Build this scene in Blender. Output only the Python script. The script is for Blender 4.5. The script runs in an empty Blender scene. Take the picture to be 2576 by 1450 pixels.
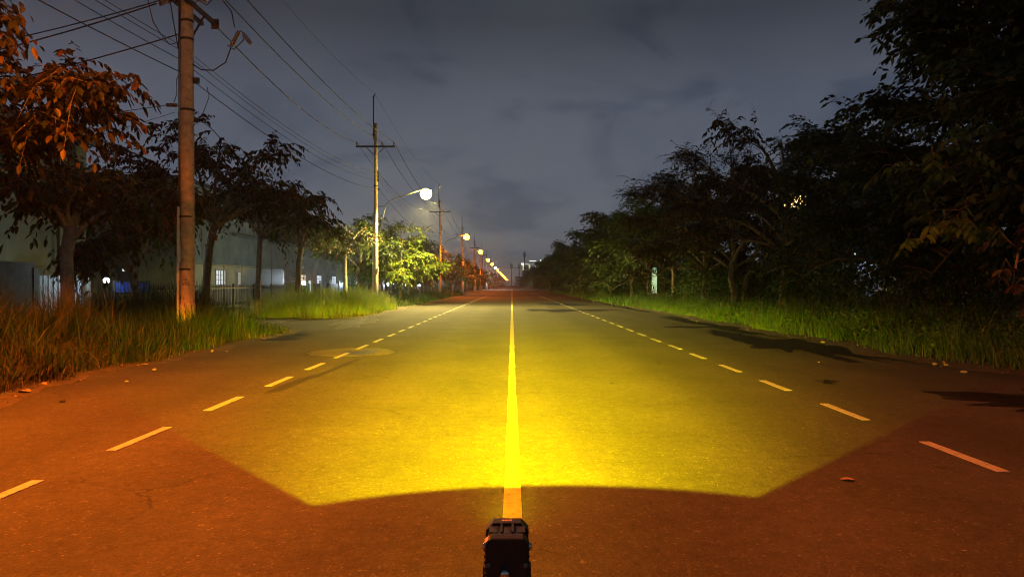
import bpy, math, random
import numpy as np
from mathutils import Vector, Matrix

# ------------------------------------------------------------------ camera, world, exposure
scene = bpy.context.scene
COL = scene.collection
R = math.radians

cam_data = bpy.data.cameras.new('camera')
cam_data.lens = 24.0
cam_data.sensor_width = 36.0
cam_data.clip_start = 0.05
cam_data.clip_end = 6000
cam = bpy.data.objects.new('camera', cam_data)
COL.objects.link(cam)
cam.location = (0, 0, 1.5)
cam.rotation_euler = (R(90 - 0.26), 0, 0)
scene.camera = cam

scene.render.engine = 'CYCLES'
cy = scene.cycles
cy.max_bounces = 4
cy.diffuse_bounces = 2
cy.glossy_bounces = 2
cy.transmission_bounces = 3
cy.volume_bounces = 0
cy.transparent_max_bounces = 4
cy.sample_clamp_indirect = 2.0
cy.sample_clamp_direct = 0.0
cy.use_denoising = True
try:
    cy.denoiser = 'OPENIMAGEDENOISE'
except Exception:
    pass
cy.use_light_tree = True
cy.pixel_filter_type = 'BLACKMAN_HARRIS'
cy.filter_width = 1.1
cy.use_adaptive_sampling = True
cy.adaptive_threshold = 0.035
cy.adaptive_min_samples = 20
vs = scene.view_settings
vs.view_transform = 'Standard'
vs.look = 'None'
vs.exposure = 0.0
vs.gamma = 1.0
vs.use_curve_mapping = False


def mnew(tree, kind, **kw):
    n = tree.nodes.new(kind)
    for k, v in kw.items():
        if k.startswith('i_'):
            n.inputs[k[2:].replace('_', ' ')].default_value = v
        else:
            setattr(n, k, v)
    return n


def mathn(tree, op, a, b=None, c=None, clamp=False):
    n = tree.nodes.new('ShaderNodeMath')
    n.operation = op
    n.use_clamp = clamp
    for i, x in enumerate((a, b, c)):
        if x is None:
            continue
        if isinstance(x, (int, float)):
            n.inputs[i].default_value = x
        else:
            tree.links.new(x, n.inputs[i])
    return n.outputs[0]


def ramp(tree, fac, stops, interp='LINEAR'):
    n = tree.nodes.new('ShaderNodeValToRGB')
    n.color_ramp.interpolation = interp
    el = n.color_ramp.elements
    while len(el) < len(stops):
        el.new(0.5)
    for e, (p, c) in zip(el, stops):
        e.position = p
        e.color = (c[0], c[1], c[2], 1) if not isinstance(c, (int, float)) else (c, c, c, 1)
    tree.links.new(fac, n.inputs[0])
    return n.outputs[0]


def mixc(tree, fac, a, b, blend='MIX'):
    n = tree.nodes.new('ShaderNodeMix')
    n.data_type = 'RGBA'
    n.blend_type = blend
    n.clamp_factor = True
    for sock, x in ((n.inputs[0], fac), (n.inputs[6], a), (n.inputs[7], b)):
        if isinstance(x, (int, float)):
            sock.default_value = x
        elif isinstance(x, tuple):
            sock.default_value = (x[0], x[1], x[2], 1)
        else:
            tree.links.new(x, sock)
    return n.outputs[2]


world = bpy.data.worlds.new('World')
scene.world = world
world.use_nodes = True
wt = world.node_tree
wt.nodes.clear()
wout = wt.nodes.new('ShaderNodeOutputWorld')
wbg = wt.nodes.new('ShaderNodeBackground')
wt.links.new(wbg.outputs[0], wout.inputs[0])
# clear night air behind the cloud deck
nsky = wt.nodes.new('ShaderNodeTexSky')
nsky.sky_type = 'NISHITA'
nsky.sun_disc = False
nsky.sun_elevation = R(-4.0)
nsky.sun_rotation = R(200)
tc = wt.nodes.new('ShaderNodeTexCoord')
sep = wt.nodes.new('ShaderNodeSeparateXYZ')
wt.links.new(tc.outputs['Generated'], sep.inputs[0])
dz = mathn(wt, 'MAXIMUM', sep.outputs['Z'], 0.0)
den = mathn(wt, 'ADD', dz, 0.30)
cx = mathn(wt, 'DIVIDE', sep.outputs['X'], den)
cyy = mathn(wt, 'DIVIDE', sep.outputs['Y'], den)
comb = wt.nodes.new('ShaderNodeCombineXYZ')
wt.links.new(cx, comb.inputs[0])
wt.links.new(cyy, comb.inputs[1])
n1 = mnew(wt, 'ShaderNodeTexNoise', i_Scale=0.8, i_Detail=5.0, i_Roughness=0.55, i_Distortion=0.5)
n2 = mnew(wt, 'ShaderNodeTexNoise', i_Scale=2.3, i_Detail=5.0, i_Roughness=0.6, i_Distortion=0.7)
for n in (n1, n2):
    wt.links.new(comb.outputs[0], n.inputs['Vector'])
f1 = ramp(wt, n1.outputs['Fac'], [(0.32, 0.0), (0.68, 1.0)], 'EASE')
f2 = ramp(wt, n2.outputs['Fac'], [(0.33, 0.0), (0.50, 1.0)], 'EASE')
# city glow on the cloud base falls off with height above the horizon
grad = ramp(wt, dz, [(0.0, (0.200, 0.178, 0.165)), (0.05, (0.172, 0.174, 0.184)), (0.15, (0.128, 0.138, 0.164)),
                     (0.25, (0.095, 0.107, 0.135)), (0.36, (0.047, 0.052, 0.064)), (1.0, (0.030, 0.034, 0.043))])
cl = mixc(wt, f1, (0.76, 0.80, 0.88), (1.18, 1.12, 1.05))
cl2 = mixc(wt, f2, (0.70, 0.74, 0.80), (1.03, 1.03, 1.02))
lit = mixc(wt, 1.0, grad, cl, 'MULTIPLY')
lit = mixc(wt, 1.0, lit, cl2, 'MULTIPLY')
skys = mixc(wt, 1.0, nsky.outputs[0], (0.04, 0.04, 0.04), 'MULTIPLY')
tot = mixc(wt, 1.0, lit, skys, 'ADD')
tot = mixc(wt, 1.0, tot, (0.98, 1.03, 1.09), 'MULTIPLY')
wt.links.new(tot, wbg.inputs['Color'])
wbg.inputs['Strength'].default_value = 0.95

SODIUM = (1.0, 0.165, 0.003)
WARM = (1.0, 0.76, 0.24)
COOL = (0.72, 0.88, 1.0)
BEAM = (1.0, 0.765, 0.0)

# ------------------------------------------------------------------ helpers
FPX = 1717.0


def at(vx, vy, Y):
    return Vector(((vx - 1287.5) / FPX * Y, Y, 1.5 - (vy - 717.0) / FPX * Y))


class MB:
    def __init__(s):
        s.v, s.f = [], []

    def add(s, vs_, fs):
        b = len(s.v)
        s.v.extend([tuple(p) for p in vs_])
        s.f.extend([tuple(i + b for i in f) for f in fs])
        return s

    def box(s, c, d, rz=0.0, rx=0.0, ry=0.0):
        m = Matrix.Rotation(rz, 3, 'Z') @ Matrix.Rotation(ry, 3, 'Y') @ Matrix.Rotation(rx, 3, 'X')
        vs_ = []
        for x in (-.5, .5):
            for y in (-.5, .5):
                for z in (-.5, .5):
                    vs_.append(Vector(c) + m @ Vector((x * d[0], y * d[1], z * d[2])))
        return s.add(vs_, [(0, 1, 3, 2), (4, 6, 7, 5), (0, 4, 5, 1), (2, 3, 7, 6), (0, 2, 6, 4), (1, 5, 7, 3)])

    def tube(s, pts, rad, n=8, caps=True):
        pts = [Vector(p) for p in pts]
        if not isinstance(rad, (list, tuple)):
            rad = [rad] * len(pts)
        base = len(s.v)
        t0 = (pts[1] - pts[0]).normalized()
        up = Vector((0, 0, 1)) if abs(t0.z) < .9 else Vector((1, 0, 0))
        u = t0.cross(up).normalized()
        for i, p in enumerate(pts):
            a = pts[max(i - 1, 0)]
            b = pts[min(i + 1, len(pts) - 1)]
            t = (b - a).normalized()
            u = (u - t * u.dot(t))
            u = u.normalized() if u.length > 1e-6 else t.orthogonal().normalized()
            w = t.cross(u)
            for k in range(n):
                an = 2 * math.pi * k / n
                s.v.append(tuple(p + (u * math.cos(an) + w * math.sin(an)) * rad[i]))
        for i in range(len(pts) - 1):
            for k in range(n):
                a = base + i * n + k
                b = base + i * n + (k + 1) % n
                s.f.append((a, b, b + n, a + n))
        if caps:
            s.f.append(tuple(base + k for k in reversed(range(n))))
            s.f.append(tuple(base + (len(pts) - 1) * n + k for k in range(n)))
        return s

    def lathe(s, prof, n=12, c=(0, 0, 0), axis='Z'):
        base = len(s.v)
        for r, z in prof:
            for k in range(n):
                a = 2 * math.pi * k / n
                p = (r * math.cos(a), r * math.sin(a), z)
                if axis == 'Y':
                    p = (p[0], p[2], p[1])
                if axis == 'X':
                    p = (p[2], p[0], p[1])
                s.v.append((p[0] + c[0], p[1] + c[1], p[2] + c[2]))
        for i in range(len(prof) - 1):
            for k in range(n):
                a = base + i * n + k
                b = base + i * n + (k + 1) % n
                s.f.append((a, b, b + n, a + n))
        s.f.append(tuple(base + k for k in reversed(range(n))))
        s.f.append(tuple(base + (len(prof) - 1) * n + k for k in range(n)))
        return s

    def prism(s, poly, z0, z1, axis='Z'):
        n = len(poly)
        vs_ = []
        for z in (z0, z1):
            for x, y in poly:
                vs_.append({'Z': (x, y, z), 'Y': (x, z, y), 'X': (z, x, y)}[axis])
        fs = [tuple(reversed(range(n))), tuple(range(n, 2 * n))]
        fs += [(i, (i + 1) % n, n + (i + 1) % n, n + i) for i in range(n)]
        return s.add(vs_, fs)

    def mesh(s, name, mat, smooth=False):
        me = bpy.data.meshes.new(name)
        me.from_pydata(s.v, [], s.f)
        if mat:
            me.materials.append(mat)
        if smooth:
            me.polygons.foreach_set('use_smooth', [True] * len(me.polygons))
        me.update()
        return me

    def build(s, name, mat, parent=None, smooth=False, loc=None):
        return link(name, s.mesh(name, mat, smooth), parent, loc)


def link(name, data, parent=None, loc=None):
    o = bpy.data.objects.new(name, data)
    COL.objects.link(o)
    if parent is not None:
        o.parent = parent
    if loc is not None:
        o.location = loc
    return o


def np_mesh(name, V, faces, mat, smooth=False):
    """V (n,3); faces list of int arrays (m,k)"""
    me = bpy.data.meshes.new(name)
    V = np.asarray(V, dtype=np.float32)
    me.vertices.add(len(V))
    me.vertices.foreach_set('co', V.ravel())
    li = np.concatenate([f.ravel() for f in faces]).astype(np.int32)
    tot_ = np.concatenate([np.full(len(f), f.shape[1]) for f in faces]).astype(np.int32)
    st = np.concatenate([[0], np.cumsum(tot_)[:-1]]).astype(np.int32)
    me.loops.add(len(li))
    me.loops.foreach_set('vertex_index', li)
    me.polygons.add(len(tot_))
    me.polygons.foreach_set('loop_start', st)
    me.polygons.foreach_set('loop_total', tot_)
    if smooth:
        me.polygons.foreach_set('use_smooth', np.ones(len(tot_), dtype=bool))
    me.update(calc_edges=True)
    me.validate()
    if mat:
        me.materials.append(mat)
    return me


def tag(o, label=None, cat=None, group=None, kind=None):
    if label:
        o['label'] = label
    if cat:
        o['category'] = cat
    if group:
        o['group'] = group
    if kind:
        o['kind'] = kind
    return o


def empty(name, loc=(0, 0, 0), rz=0.0, label=None, cat=None, group=None):
    o = bpy.data.objects.new(name, None)
    COL.objects.link(o)
    o.location = loc
    o.rotation_euler = (0, 0, rz)
    return tag(o, label, cat, group)


def copy_tree(o, parent=None):
    c = o.copy()
    COL.objects.link(c)
    c.parent = parent
    for ch in list(o.children):
        copy_tree(ch, c)
    return c


# ------------------------------------------------------------------ materials
MATS = {}


def pmat(name, col, rough=0.7, metal=0.0, spec=0.4, noise=None, bump=None, emit=None):
    m = bpy.data.materials.new(name)
    m.use_nodes = True
    t = m.node_tree
    b = t.nodes['Principled BSDF']
    b.inputs['Base Color'].default_value = (*col, 1)
    b.inputs['Roughness'].default_value = rough
    b.inputs['Metallic'].default_value = metal
    b.inputs['Specular IOR Level'].default_value = spec
    tcn = t.nodes.new('ShaderNodeTexCoord')
    if noise:
        sc, amt = noise
        nn = mnew(t, 'ShaderNodeTexNoise', i_Scale=sc, i_Detail=6.0, i_Roughness=0.65)
        t.links.new(tcn.outputs['Object'], nn.inputs['Vector'])
        lo = tuple(c * (1 - amt) for c in col)
        hi = tuple(min(1, c * (1 + amt)) for c in col)
        t.links.new(ramp(t, nn.outputs['Fac'], [(0.3, lo), (0.7, hi)]), b.inputs['Base Color'])
    if bump:
        sc, st = bump
        nb = mnew(t, 'ShaderNodeTexNoise', i_Scale=sc, i_Detail=4.0)
        t.links.new(tcn.outputs['Object'], nb.inputs['Vector'])
        bn = mnew(t, 'ShaderNodeBump', i_Strength=st, i_Distance=0.02)
        t.links.new(nb.outputs['Fac'], bn.inputs['Height'])
        t.links.new(bn.outputs[0], b.inputs['Normal'])
    if emit:
        ec, es = emit
        b.inputs['Emission Color'].default_value = (*ec, 1)
        b.inputs['Emission Strength'].default_value = es
    MATS[name] = m
    return m


def asphalt(name, dark=1.0, rough=0.9, spec=0.25, spk=1.0):
    m = bpy.data.materials.new(name)
    m.use_nodes = True
    t = m.node_tree
    b = t.nodes['Principled BSDF']
    g = t.nodes.new('ShaderNodeNewGeometry')
    P = g.outputs['Position']

    def vor(sc, feat='F1'):
        n = mnew(t, 'ShaderNodeTexVoronoi', i_Scale=sc)
        n.feature = feat
        t.links.new(P, n.inputs['Vector'])
        return n

    def noi(sc, det=5.0, ro=0.6):
        n = mnew(t, 'ShaderNodeTexNoise', i_Scale=sc, i_Detail=det, i_Roughness=ro)
        t.links.new(P, n.inputs['Vector'])
        return n
    v1 = vor(75.0)
    sp = t.nodes.new('ShaderNodeSeparateColor')
    t.links.new(v1.outputs['Color'], sp.inputs[0])
    base = ramp(t, sp.outputs[0], [(0.0, (0.078, 0.076, 0.072)), (0.5, (0.090, 0.088, 0.083)), (0.94, (0.100, 0.098, 0.092)), (0.99, (0.15, 0.145, 0.135)), (1.0, (0.24, 0.23, 0.21))])
    v2 = vor(30.0)
    sp2 = t.nodes.new('ShaderNodeSeparateColor')
    t.links.new(v2.outputs['Color'], sp2.inputs[0])
    m2 = ramp(t, sp2.outputs[1], [(0.0, 0.84), (0.6, 1.0), (0.985, 1.08), (1.0, 1.6)])
    base = mixc(t, 0.8 * spk, base, m2, 'MULTIPLY')
    big = ramp(t, noi(0.55, 6.0, 0.62).outputs['Fac'], [(0.28, 0.74), (0.5, 0.97), (0.75, 1.2)])
    base = mixc(t, 1.0, base, big, 'MULTIPLY')
    mid = ramp(t, noi(6.5, 6.0, 0.7).outputs['Fac'], [(0.28, 0.74), (0.5, 1.0), (0.75, 1.2)])
    base = mixc(t, 0.9, base, mid, 'MULTIPLY')
    # tyre-polished tracks, old stains and hairline cracks
    sx = t.nodes.new('ShaderNodeSeparateXYZ')
    t.links.new(P, sx.inputs[0])
    trk = mathn(t, 'SINE', mathn(t, 'ADD', mathn(t, 'MULTIPLY', sx.outputs['X'], 3.45), mathn(t, 'MULTIPLY', noi(0.35, 2.0).outputs['Fac'], 2.2)))
    base = mixc(t, 1.0, base, ramp(t, mathn(t, 'MULTIPLY_ADD', trk, 0.5, 0.5), [(0.0, 0.90), (1.0, 1.08)]), 'MULTIPLY')
    stn = ramp(t, noi(1.7, 5.0, 0.7).outputs['Fac'], [(0.27, 0.66), (0.37, 1.0)])
    base = mixc(t, 1.0, base, stn, 'MULTIPLY')
    wv = t.nodes.new('ShaderNodeVectorMath')
    wv.operation = 'ADD'
    t.links.new(P, wv.inputs[0])
    t.links.new(noi(1.1, 4.0).outputs['Color'], wv.inputs[1])
    ve = mnew(t, 'ShaderNodeTexVoronoi', i_Scale=0.42)
    ve.feature = 'DISTANCE_TO_EDGE'
    t.links.new(wv.outputs[0], ve.inputs['Vector'])
    crk = ramp(t, ve.outputs['Distance'], [(0.0, 0.35), (0.010, 1.0)])
    cmask = ramp(t, noi(0.5, 3.0).outputs['Fac'], [(0.50, 0.0), (0.60, 0.8)])
    base = mixc(t, cmask, base, mixc(t, 1.0, base, crk, 'MULTIPLY'))
    # worn-out pits: small dark spots in loose drifts
    pit = ramp(t, noi(17.0, 3.0, 0.7).outputs['Fac'], [(0.27, 0.42), (0.36, 1.0)])
    base = mixc(t, 1.0, base, pit, 'MULTIPLY')
    dk = dark * 0.6
    base = mixc(t, 1.0, base, (dk * 1.04, dk, dk * 0.82), 'MULTIPLY')
    t.links.new(base, b.inputs['Base Color'])
    b.inputs['Roughness'].default_value = rough
    b.inputs['Specular IOR Level'].default_value = spec
    hn = mathn(t, 'ADD', mathn(t, 'MULTIPLY', v1.outputs['Distance'], -1.2), mathn(t, 'MULTIPLY', noi(38.0, 4.0).outputs['Fac'], 1.0))
    bn = mnew(t, 'ShaderNodeBump', i_Strength=0.35 * min(1.0, spk), i_Distance=0.012)
    t.links.new(hn, bn.inputs['Height'])
    t.links.new(bn.outputs[0], b.inputs['Normal'])
    MATS[name] = m
    return m


def paint(name, col, wear=0.5):
    m = pmat(name, col, rough=0.75, spec=0.3)
    t = m.node_tree
    b = t.nodes['Principled BSDF']
    g = t.nodes.new('ShaderNodeNewGeometry')
    n = mnew(t, 'ShaderNodeTexNoise', i_Scale=14.0, i_Detail=8.0, i_Roughness=0.75)
    t.links.new(g.outputs['Position'], n.inputs['Vector'])
    k = ramp(t, n.outputs['Fac'], [(0.34, tuple(c * 0.25 for c in col)), (0.42, tuple(c * 0.8 for c in col)), (0.62, col)])
    v = mnew(t, 'ShaderNodeTexVoronoi', i_Scale=70.0)
    t.links.new(g.outputs['Position'], v.inputs['Vector'])
    sp = t.nodes.new('ShaderNodeSeparateColor')
    t.links.new(v.outputs['Color'], sp.inputs[0])
    k = mixc(t, wear, k, ramp(t, sp.outputs[0], [(0.0, 0.55), (0.12, 0.92), (1.0, 1.0)]), 'MULTIPLY')
    t.links.new(k, b.inputs['Base Color'])
    return m


def leafmat(name, stops, trans=0.3, rough=0.55):
    m = bpy.data.materials.new(name)
    m.use_nodes = True
    t = m.node_tree
    b = t.nodes['Principled BSDF']
    g = t.nodes.new('ShaderNodeNewGeometry')
    oi = t.nodes.new('ShaderNodeObjectInfo')
    f = mathn(t, 'ADD', g.outputs['Random Per Island'], mathn(t, 'MULTIPLY', oi.outputs['Random'], 0.12))
    c = ramp(t, f, stops)
    nn = mnew(t, 'ShaderNodeTexNoise', i_Scale=0.9, i_Detail=3.0)
    t.links.new(g.outputs['Position'], nn.inputs['Vector'])
    c = mixc(t, 1.0, c, ramp(t, nn.outputs['Fac'], [(0.3, 0.65), (0.7, 1.3)]), 'MULTIPLY')
    t.links.new(c, b.inputs['Base Color'])
    b.inputs['Roughness'].default_value = rough
    b.inputs['Specular IOR Level'].default_value = 0.35
    tr = t.nodes.new('ShaderNodeBsdfTranslucent')
    t.links.new(c, tr.inputs[0])
    mx = t.nodes.new('ShaderNodeMixShader')
    mx.inputs[0].default_value = trans
    out = t.nodes['Material Output']
    t.links.new(b.outputs[0], mx.inputs[1])
    t.links.new(tr.outputs[0], mx.inputs[2])
    t.links.new(mx.outputs[0], out.inputs[0])
    MATS[name] = m
    return m


M_ASPH = asphalt('asphalt')
M_WET = asphalt('wet_asphalt', dark=0.30, rough=0.5, spec=0.18, spk=0.5)
M_DARKASPH = asphalt('dark_strip', dark=0.55, rough=0.8, spec=0.2, spk=0.6)
M_CONC = asphalt('concrete_patch', dark=2.0, rough=0.95, spk=1.0)
M_WHITE = paint('white_paint', (0.44, 0.42, 0.38))
M_YELLOW = paint('yellow_paint', (0.46, 0.355, 0.08), 0.35)
M_DIRT = pmat('dirt', (0.075, 0.062, 0.045), 0.95, noise=(1.4, 0.5), bump=(9.0, 0.6))
M_SOIL = pmat('soil', (0.060, 0.048, 0.034), 0.95, noise=(6.0, 0.6), bump=(22.0, 0.8))
M_POLE = pmat('pole_concrete', (0.42, 0.345, 0.29), 0.85, noise=(7.0, 0.35), bump=(40, 0.25))
M_STEEL = pmat('galvanised_steel', (0.20, 0.21, 0.22), 0.5, 0.7, noise=(9, 0.3))
M_DARKST = pmat('dark_steel', (0.045, 0.046, 0.05), 0.6, 0.4)
M_WIRE = pmat('cable_black', (0.012, 0.012, 0.013), 0.6)
M_PORC = pmat('porcelain', (0.17, 0.13, 0.11), 0.3, spec=0.6)
M_PVC = pmat('pale_conduit', (0.55, 0.57, 0.58), 0.5, noise=(12, 0.15))
M_BARK = pmat('bark', (0.13, 0.105, 0.08), 0.95, noise=(8, 0.45), bump=(30, 0.8))
M_BARKP = pmat('pale_bark', (0.30, 0.28, 0.25), 0.9, noise=(6, 0.4), bump=(30, 0.6))
M_TRUNKPALE = pmat('pale_trunk', (0.62, 0.62, 0.60), 0.9, noise=(9, 0.25))
M_WALL = pmat('rendered_wall', (0.145, 0.17, 0.12), 0.9, noise=(0.6, 0.35), bump=(6, 0.1))
M_WALLD = pmat('dark_cladding', (0.055, 0.058, 0.062), 0.8, noise=(1.0, 0.3))
M_PLINTH = pmat('plinth', (0.11, 0.12, 0.10), 0.95, noise=(1.3, 0.4))
M_ROOF = pmat('roof_sheet', (0.07, 0.07, 0.075), 0.7, 0.2, noise=(2, 0.3))
M_FRAME = pmat('window_frame', (0.05, 0.055, 0.06), 0.6)
M_DGLASS = pmat('dark_glass', (0.02, 0.025, 0.03), 0.1, spec=0.6)
M_GREYS = pmat('grey_sheet', (0.20, 0.23, 0.24), 0.7, 0.2, noise=(3, 0.25))
M_BLUE = pmat('blue_sheet', (0.03, 0.10, 0.55), 0.55, noise=(5, 0.2))
M_CORR = pmat('corrugated_sheet', (0.52, 0.56, 0.62), 0.5, 0.3, noise=(2.0, 0.3))
M_STONE = pmat('stone', (0.26, 0.23, 0.20), 0.9, noise=(30, 0.3))
M_LITTER = pmat('dry_leaf', (0.28, 0.19, 0.11), 0.85, noise=(40, 0.3))
M_BLACK = pmat('black_housing', (0.018, 0.018, 0.019), 0.38, 0.1, spec=0.5, noise=(60, 0.2))
M_BLACK2 = pmat('black_rubber', (0.012, 0.012, 0.012), 0.6)
M_CHROME = pmat('chrome_bolt', (0.75, 0.75, 0.78), 0.12, 1.0)
M_MARK = pmat('pale_print', (0.85, 0.62, 0.52), 0.6)
M_INK = pmat('painted_number', (0.03, 0.02, 0.025), 0.8)
M_SEED = pmat('seed_pod', (0.10, 0.065, 0.045), 0.8)


def emis(name, col, s):
    m = pmat(name, (0.8, 0.8, 0.8), 0.4, emit=(col, s))
    if s < 30:
        m.cycles.emission_sampling = 'NONE'
    return m


M_LENSO = emis('sodium_lens', (1.0, 0.30, 0.004), 150)
M_LENSW = emis('warm_lens', (1.0, 0.72, 0.10), 420)
M_LENSC = emis('cool_lens', (0.85, 0.95, 1.0), 220)
M_GLOBE = emis('cool_globe', (0.78, 0.90, 1.0), 60)
M_WIN = emis('lit_window_cool', (0.75, 0.88, 1.0), 0.85)
M_WIN2 = emis('lit_window_warm', (1.0, 0.78, 0.5), 0.8)
M_WINO = emis('lit_window_orange', (1.0, 0.55, 0.16), 22)
M_LEDW = emis('led_strip_white', (0.95, 1.0, 0.95), 3.0)
M_LEDY = emis('led_strip_yellow', (1.0, 0.92, 0.42), 1.8)
M_GREENP = emis('green_light_box', (0.35, 1.0, 0.72), 0.42)
M_YLENS = emis('yellow_lens', (1.0, 0.8, 0.02), 20)

M_LEAFB = leafmat('leaf_broad', [(0.0, (0.030, 0.055, 0.016)), (0.45, (0.050, 0.085, 0.022)), (0.78, (0.075, 0.090, 0.026)), (0.90, (0.13, 0.070, 0.024)), (1.0, (0.16, 0.055, 0.022))])
M_LEAFR = leafmat('leaf_russet', [(0.0, (0.016, 0.026, 0.011)), (0.4, (0.028, 0.032, 0.014)), (0.75, (0.050, 0.036, 0.017)), (1.0, (0.085, 0.038, 0.018))])
M_LEAFO = leafmat('leaf_brown', [(0.0, (0.010, 0.018, 0.008)), (0.5, (0.020, 0.022, 0.010)), (0.85, (0.034, 0.024, 0.012)), (1.0, (0.062, 0.032, 0.015))])
M_LEAFG = leafmat('leaf_green', [(0.0, (0.040, 0.085, 0.020)), (0.6, (0.075, 0.135, 0.030)), (1.0, (0.12, 0.155, 0.038))])
M_LEAFL = leafmat('leaf_lit_green', [(0.0, (0.05, 0.10, 0.006)), (0.6, (0.10, 0.165, 0.010)), (0.92, (0.15, 0.18, 0.014)), (1.0, (0.19, 0.13, 0.02))], 0.4)  # greens lightened in place of stronger lamp light on the leaves
M_LEAFD = leafmat('leaf_dark', [(0.0, (0.018, 0.036, 0.013)), (0.6, (0.032, 0.058, 0.018)), (1.0, (0.055, 0.075, 0.024))])
M_GRASS = leafmat('grass_tall', [(0.0, (0.014, 0.042, 0.010)), (0.5, (0.024, 0.062, 0.014)), (0.80, (0.040, 0.058, 0.018)), (1.0, (0.085, 0.066, 0.030))], 0.3, 0.6)
M_GRASSL = leafmat('grass_lamplit', [(0.0, (0.070, 0.130, 0.020)), (0.5, (0.115, 0.190, 0.030)), (0.85, (0.160, 0.200, 0.040)), (1.0, (0.22, 0.18, 0.07))], 0.3, 0.6)  # brighter copy of the tall grass, lamp light painted into its colour
M_GRASSD = leafmat('grass_dry', [(0.0, (0.030, 0.034, 0.015)), (0.4, (0.060, 0.048, 0.024)), (0.85, (0.10, 0.075, 0.038)), (1.0, (0.17, 0.125, 0.07))], 0.25, 0.7)
M_WEED = leafmat('weed_green', [(0.0, (0.030, 0.085, 0.018)), (0.55, (0.055, 0.130, 0.026)), (0.9, (0.085, 0.150, 0.035)), (1.0, (0.14, 0.14, 0.05))], 0.3, 0.6)

# ------------------------------------------------------------------ ground and road
rng = np.random.default_rng(7)
random.seed(11)
EL, ER = -7.1, 8.15       # asphalt edges
YEND = 805.0

g = MB()
g.add([(-2400, -300, -0.012), (2400, -300, -0.012), (2400, 2400, -0.012), (-2400, 2400, -0.012)], [(0, 1, 2, 3)])
tag(g.build('ground', M_DIRT), kind='structure')


def edge_noise(y, s):
    return 0.16 * math.sin(y * 0.9 + s) + 0.11 * math.sin(y * 2.3 + 2 * s) + 0.06 * math.sin(y * 5.1 + 3 * s)


def left_edge(y):
    e = EL + edge_noise(y, 1.0)
    if y < 12:
        e += (12 - y) * 0.10
    if 21.5 < y < 30.5:     # apron in front of the gate
        k = min(1.0, (y - 21.5) / 2.0, (30.5 - y) / 1.5)
        e -= 2.6 * k
    return e


def right_edge(y):
    e = ER + edge_noise(y, 4.0)
    if y < 13:
        e += (13 - y) * 0.25
    return e


ys = list(np.arange(-12, 70, 0.4)) + list(np.arange(70, YEND, 5.0)) + [YEND]
rv, rf = [], []
for i, y in enumerate(ys):
    rv += [(left_edge(y) if y < 70 else EL, y, 0), (right_edge(y) if y < 70 else ER, y, 0)]
    if i:
        rf.append((2 * i - 2, 2 * i - 1, 2 * i + 1, 2 * i))
road = tag(MB().add(rv, rf).build('road', M_ASPH), kind='structure')
tag(MB().add([(-400, YEND - 1, -0.006), (400, YEND - 1, -0.006), (400, YEND + 14, -0.006), (-400, YEND + 14, -0.006)], [(0, 1, 2, 3)]).build('cross_road', M_ASPH), kind='structure')

# centre line
cl_ = MB()
pv, pf = [], []
for i, y in enumerate(list(np.arange(-6, 60, 0.35)) + list(np.arange(60, 790, 8.0))):
    w = 0.052 + 0.004 * math.sin(y * 3.1) + 0.003 * math.sin(y * 9.7)
    pv += [(-0.004 - w, y, 0.004), (0.004 + w + 0.003 * math.sin(y * 5), y, 0.004)]
    if i:
        pf.append((2 * i - 2, 2 * i - 1, 2 * i + 1, 2 * i))
cl_.add(pv, pf).build('centre_line', M_YELLOW, road)
# a later strip of paint laid beside the first one
MB().add([(0.05, -6, 0.0075), (0.072, -6, 0.0075), (0.062, 9, 0.0075), (0.046, 9, 0.0075)], [(0, 1, 2, 3)]).build('centre_line_edge', M_YELLOW, road)


def dash_mesh():
    m = MB()
    pts = [(-0.05, 0), (0.05, 0), (0.052, 0.24), (0.049, 0.5), (0.051, 0.74), (0.05, 0.98), (-0.05, 0.98), (-0.048, 0.7), (-0.051, 0.45), (-0.049, 0.2)]
    m.prism(pts, 0.0012, 0.006)
    return m.mesh('lane_dash', M_WHITE)


dm = dash_mesh()
for X, off, per in ((-3.64, 4.20, 1.985), (3.95, 3.36, 2.12)):
    for k in range(48):
        y = off + per * (k - 1)
        o = link('lane_dash', dm, road, (X + random.uniform(-.012, .012), y, 0))
        o.rotation_euler[2] = R(random.uniform(-.4, .4))
        o.scale = (random.uniform(.93, 1.06), random.uniform(1.03, 1.09), 1)
    far = MB()
    for k in range(48, 330):
        y = off + per * (k - 1)
        far.add([(X - .05, y, .005), (X + .05, y, .005), (X + .05, y + .98, .005), (X - .05, y + .98, .005)], [(0, 1, 2, 3)])
    tag(far.build('far_lane_dashes', M_WHITE, road), kind='stuff')


def blob(name, mat, cx_, cy_, rx, ry, z, parent=road, jag=0.25, seed=0, rot=0.0, n=180, hm=34):
    rr = random.Random(seed)
    ph = [rr.uniform(0, 6.28) for _ in range(hm)]
    vs_ = [(cx_, cy_, z)]
    for k in range(n):
        a = 2 * math.pi * k / n
        q = 1 + jag * sum(math.sin((j + 2) * a + ph[j]) / (j + 2) ** .95 for j in range(hm))
        x, y = rx * q * math.cos(a), ry * q * math.sin(a)
        vs_.append((cx_ + x * math.cos(rot) - y * math.sin(rot), cy_ + x * math.sin(rot) + y * math.cos(rot), z))
    return MB().add(vs_, [(0, 1 + k, 1 + (k + 1) % n) for k in range(n)]).build(name, mat, parent)


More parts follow.
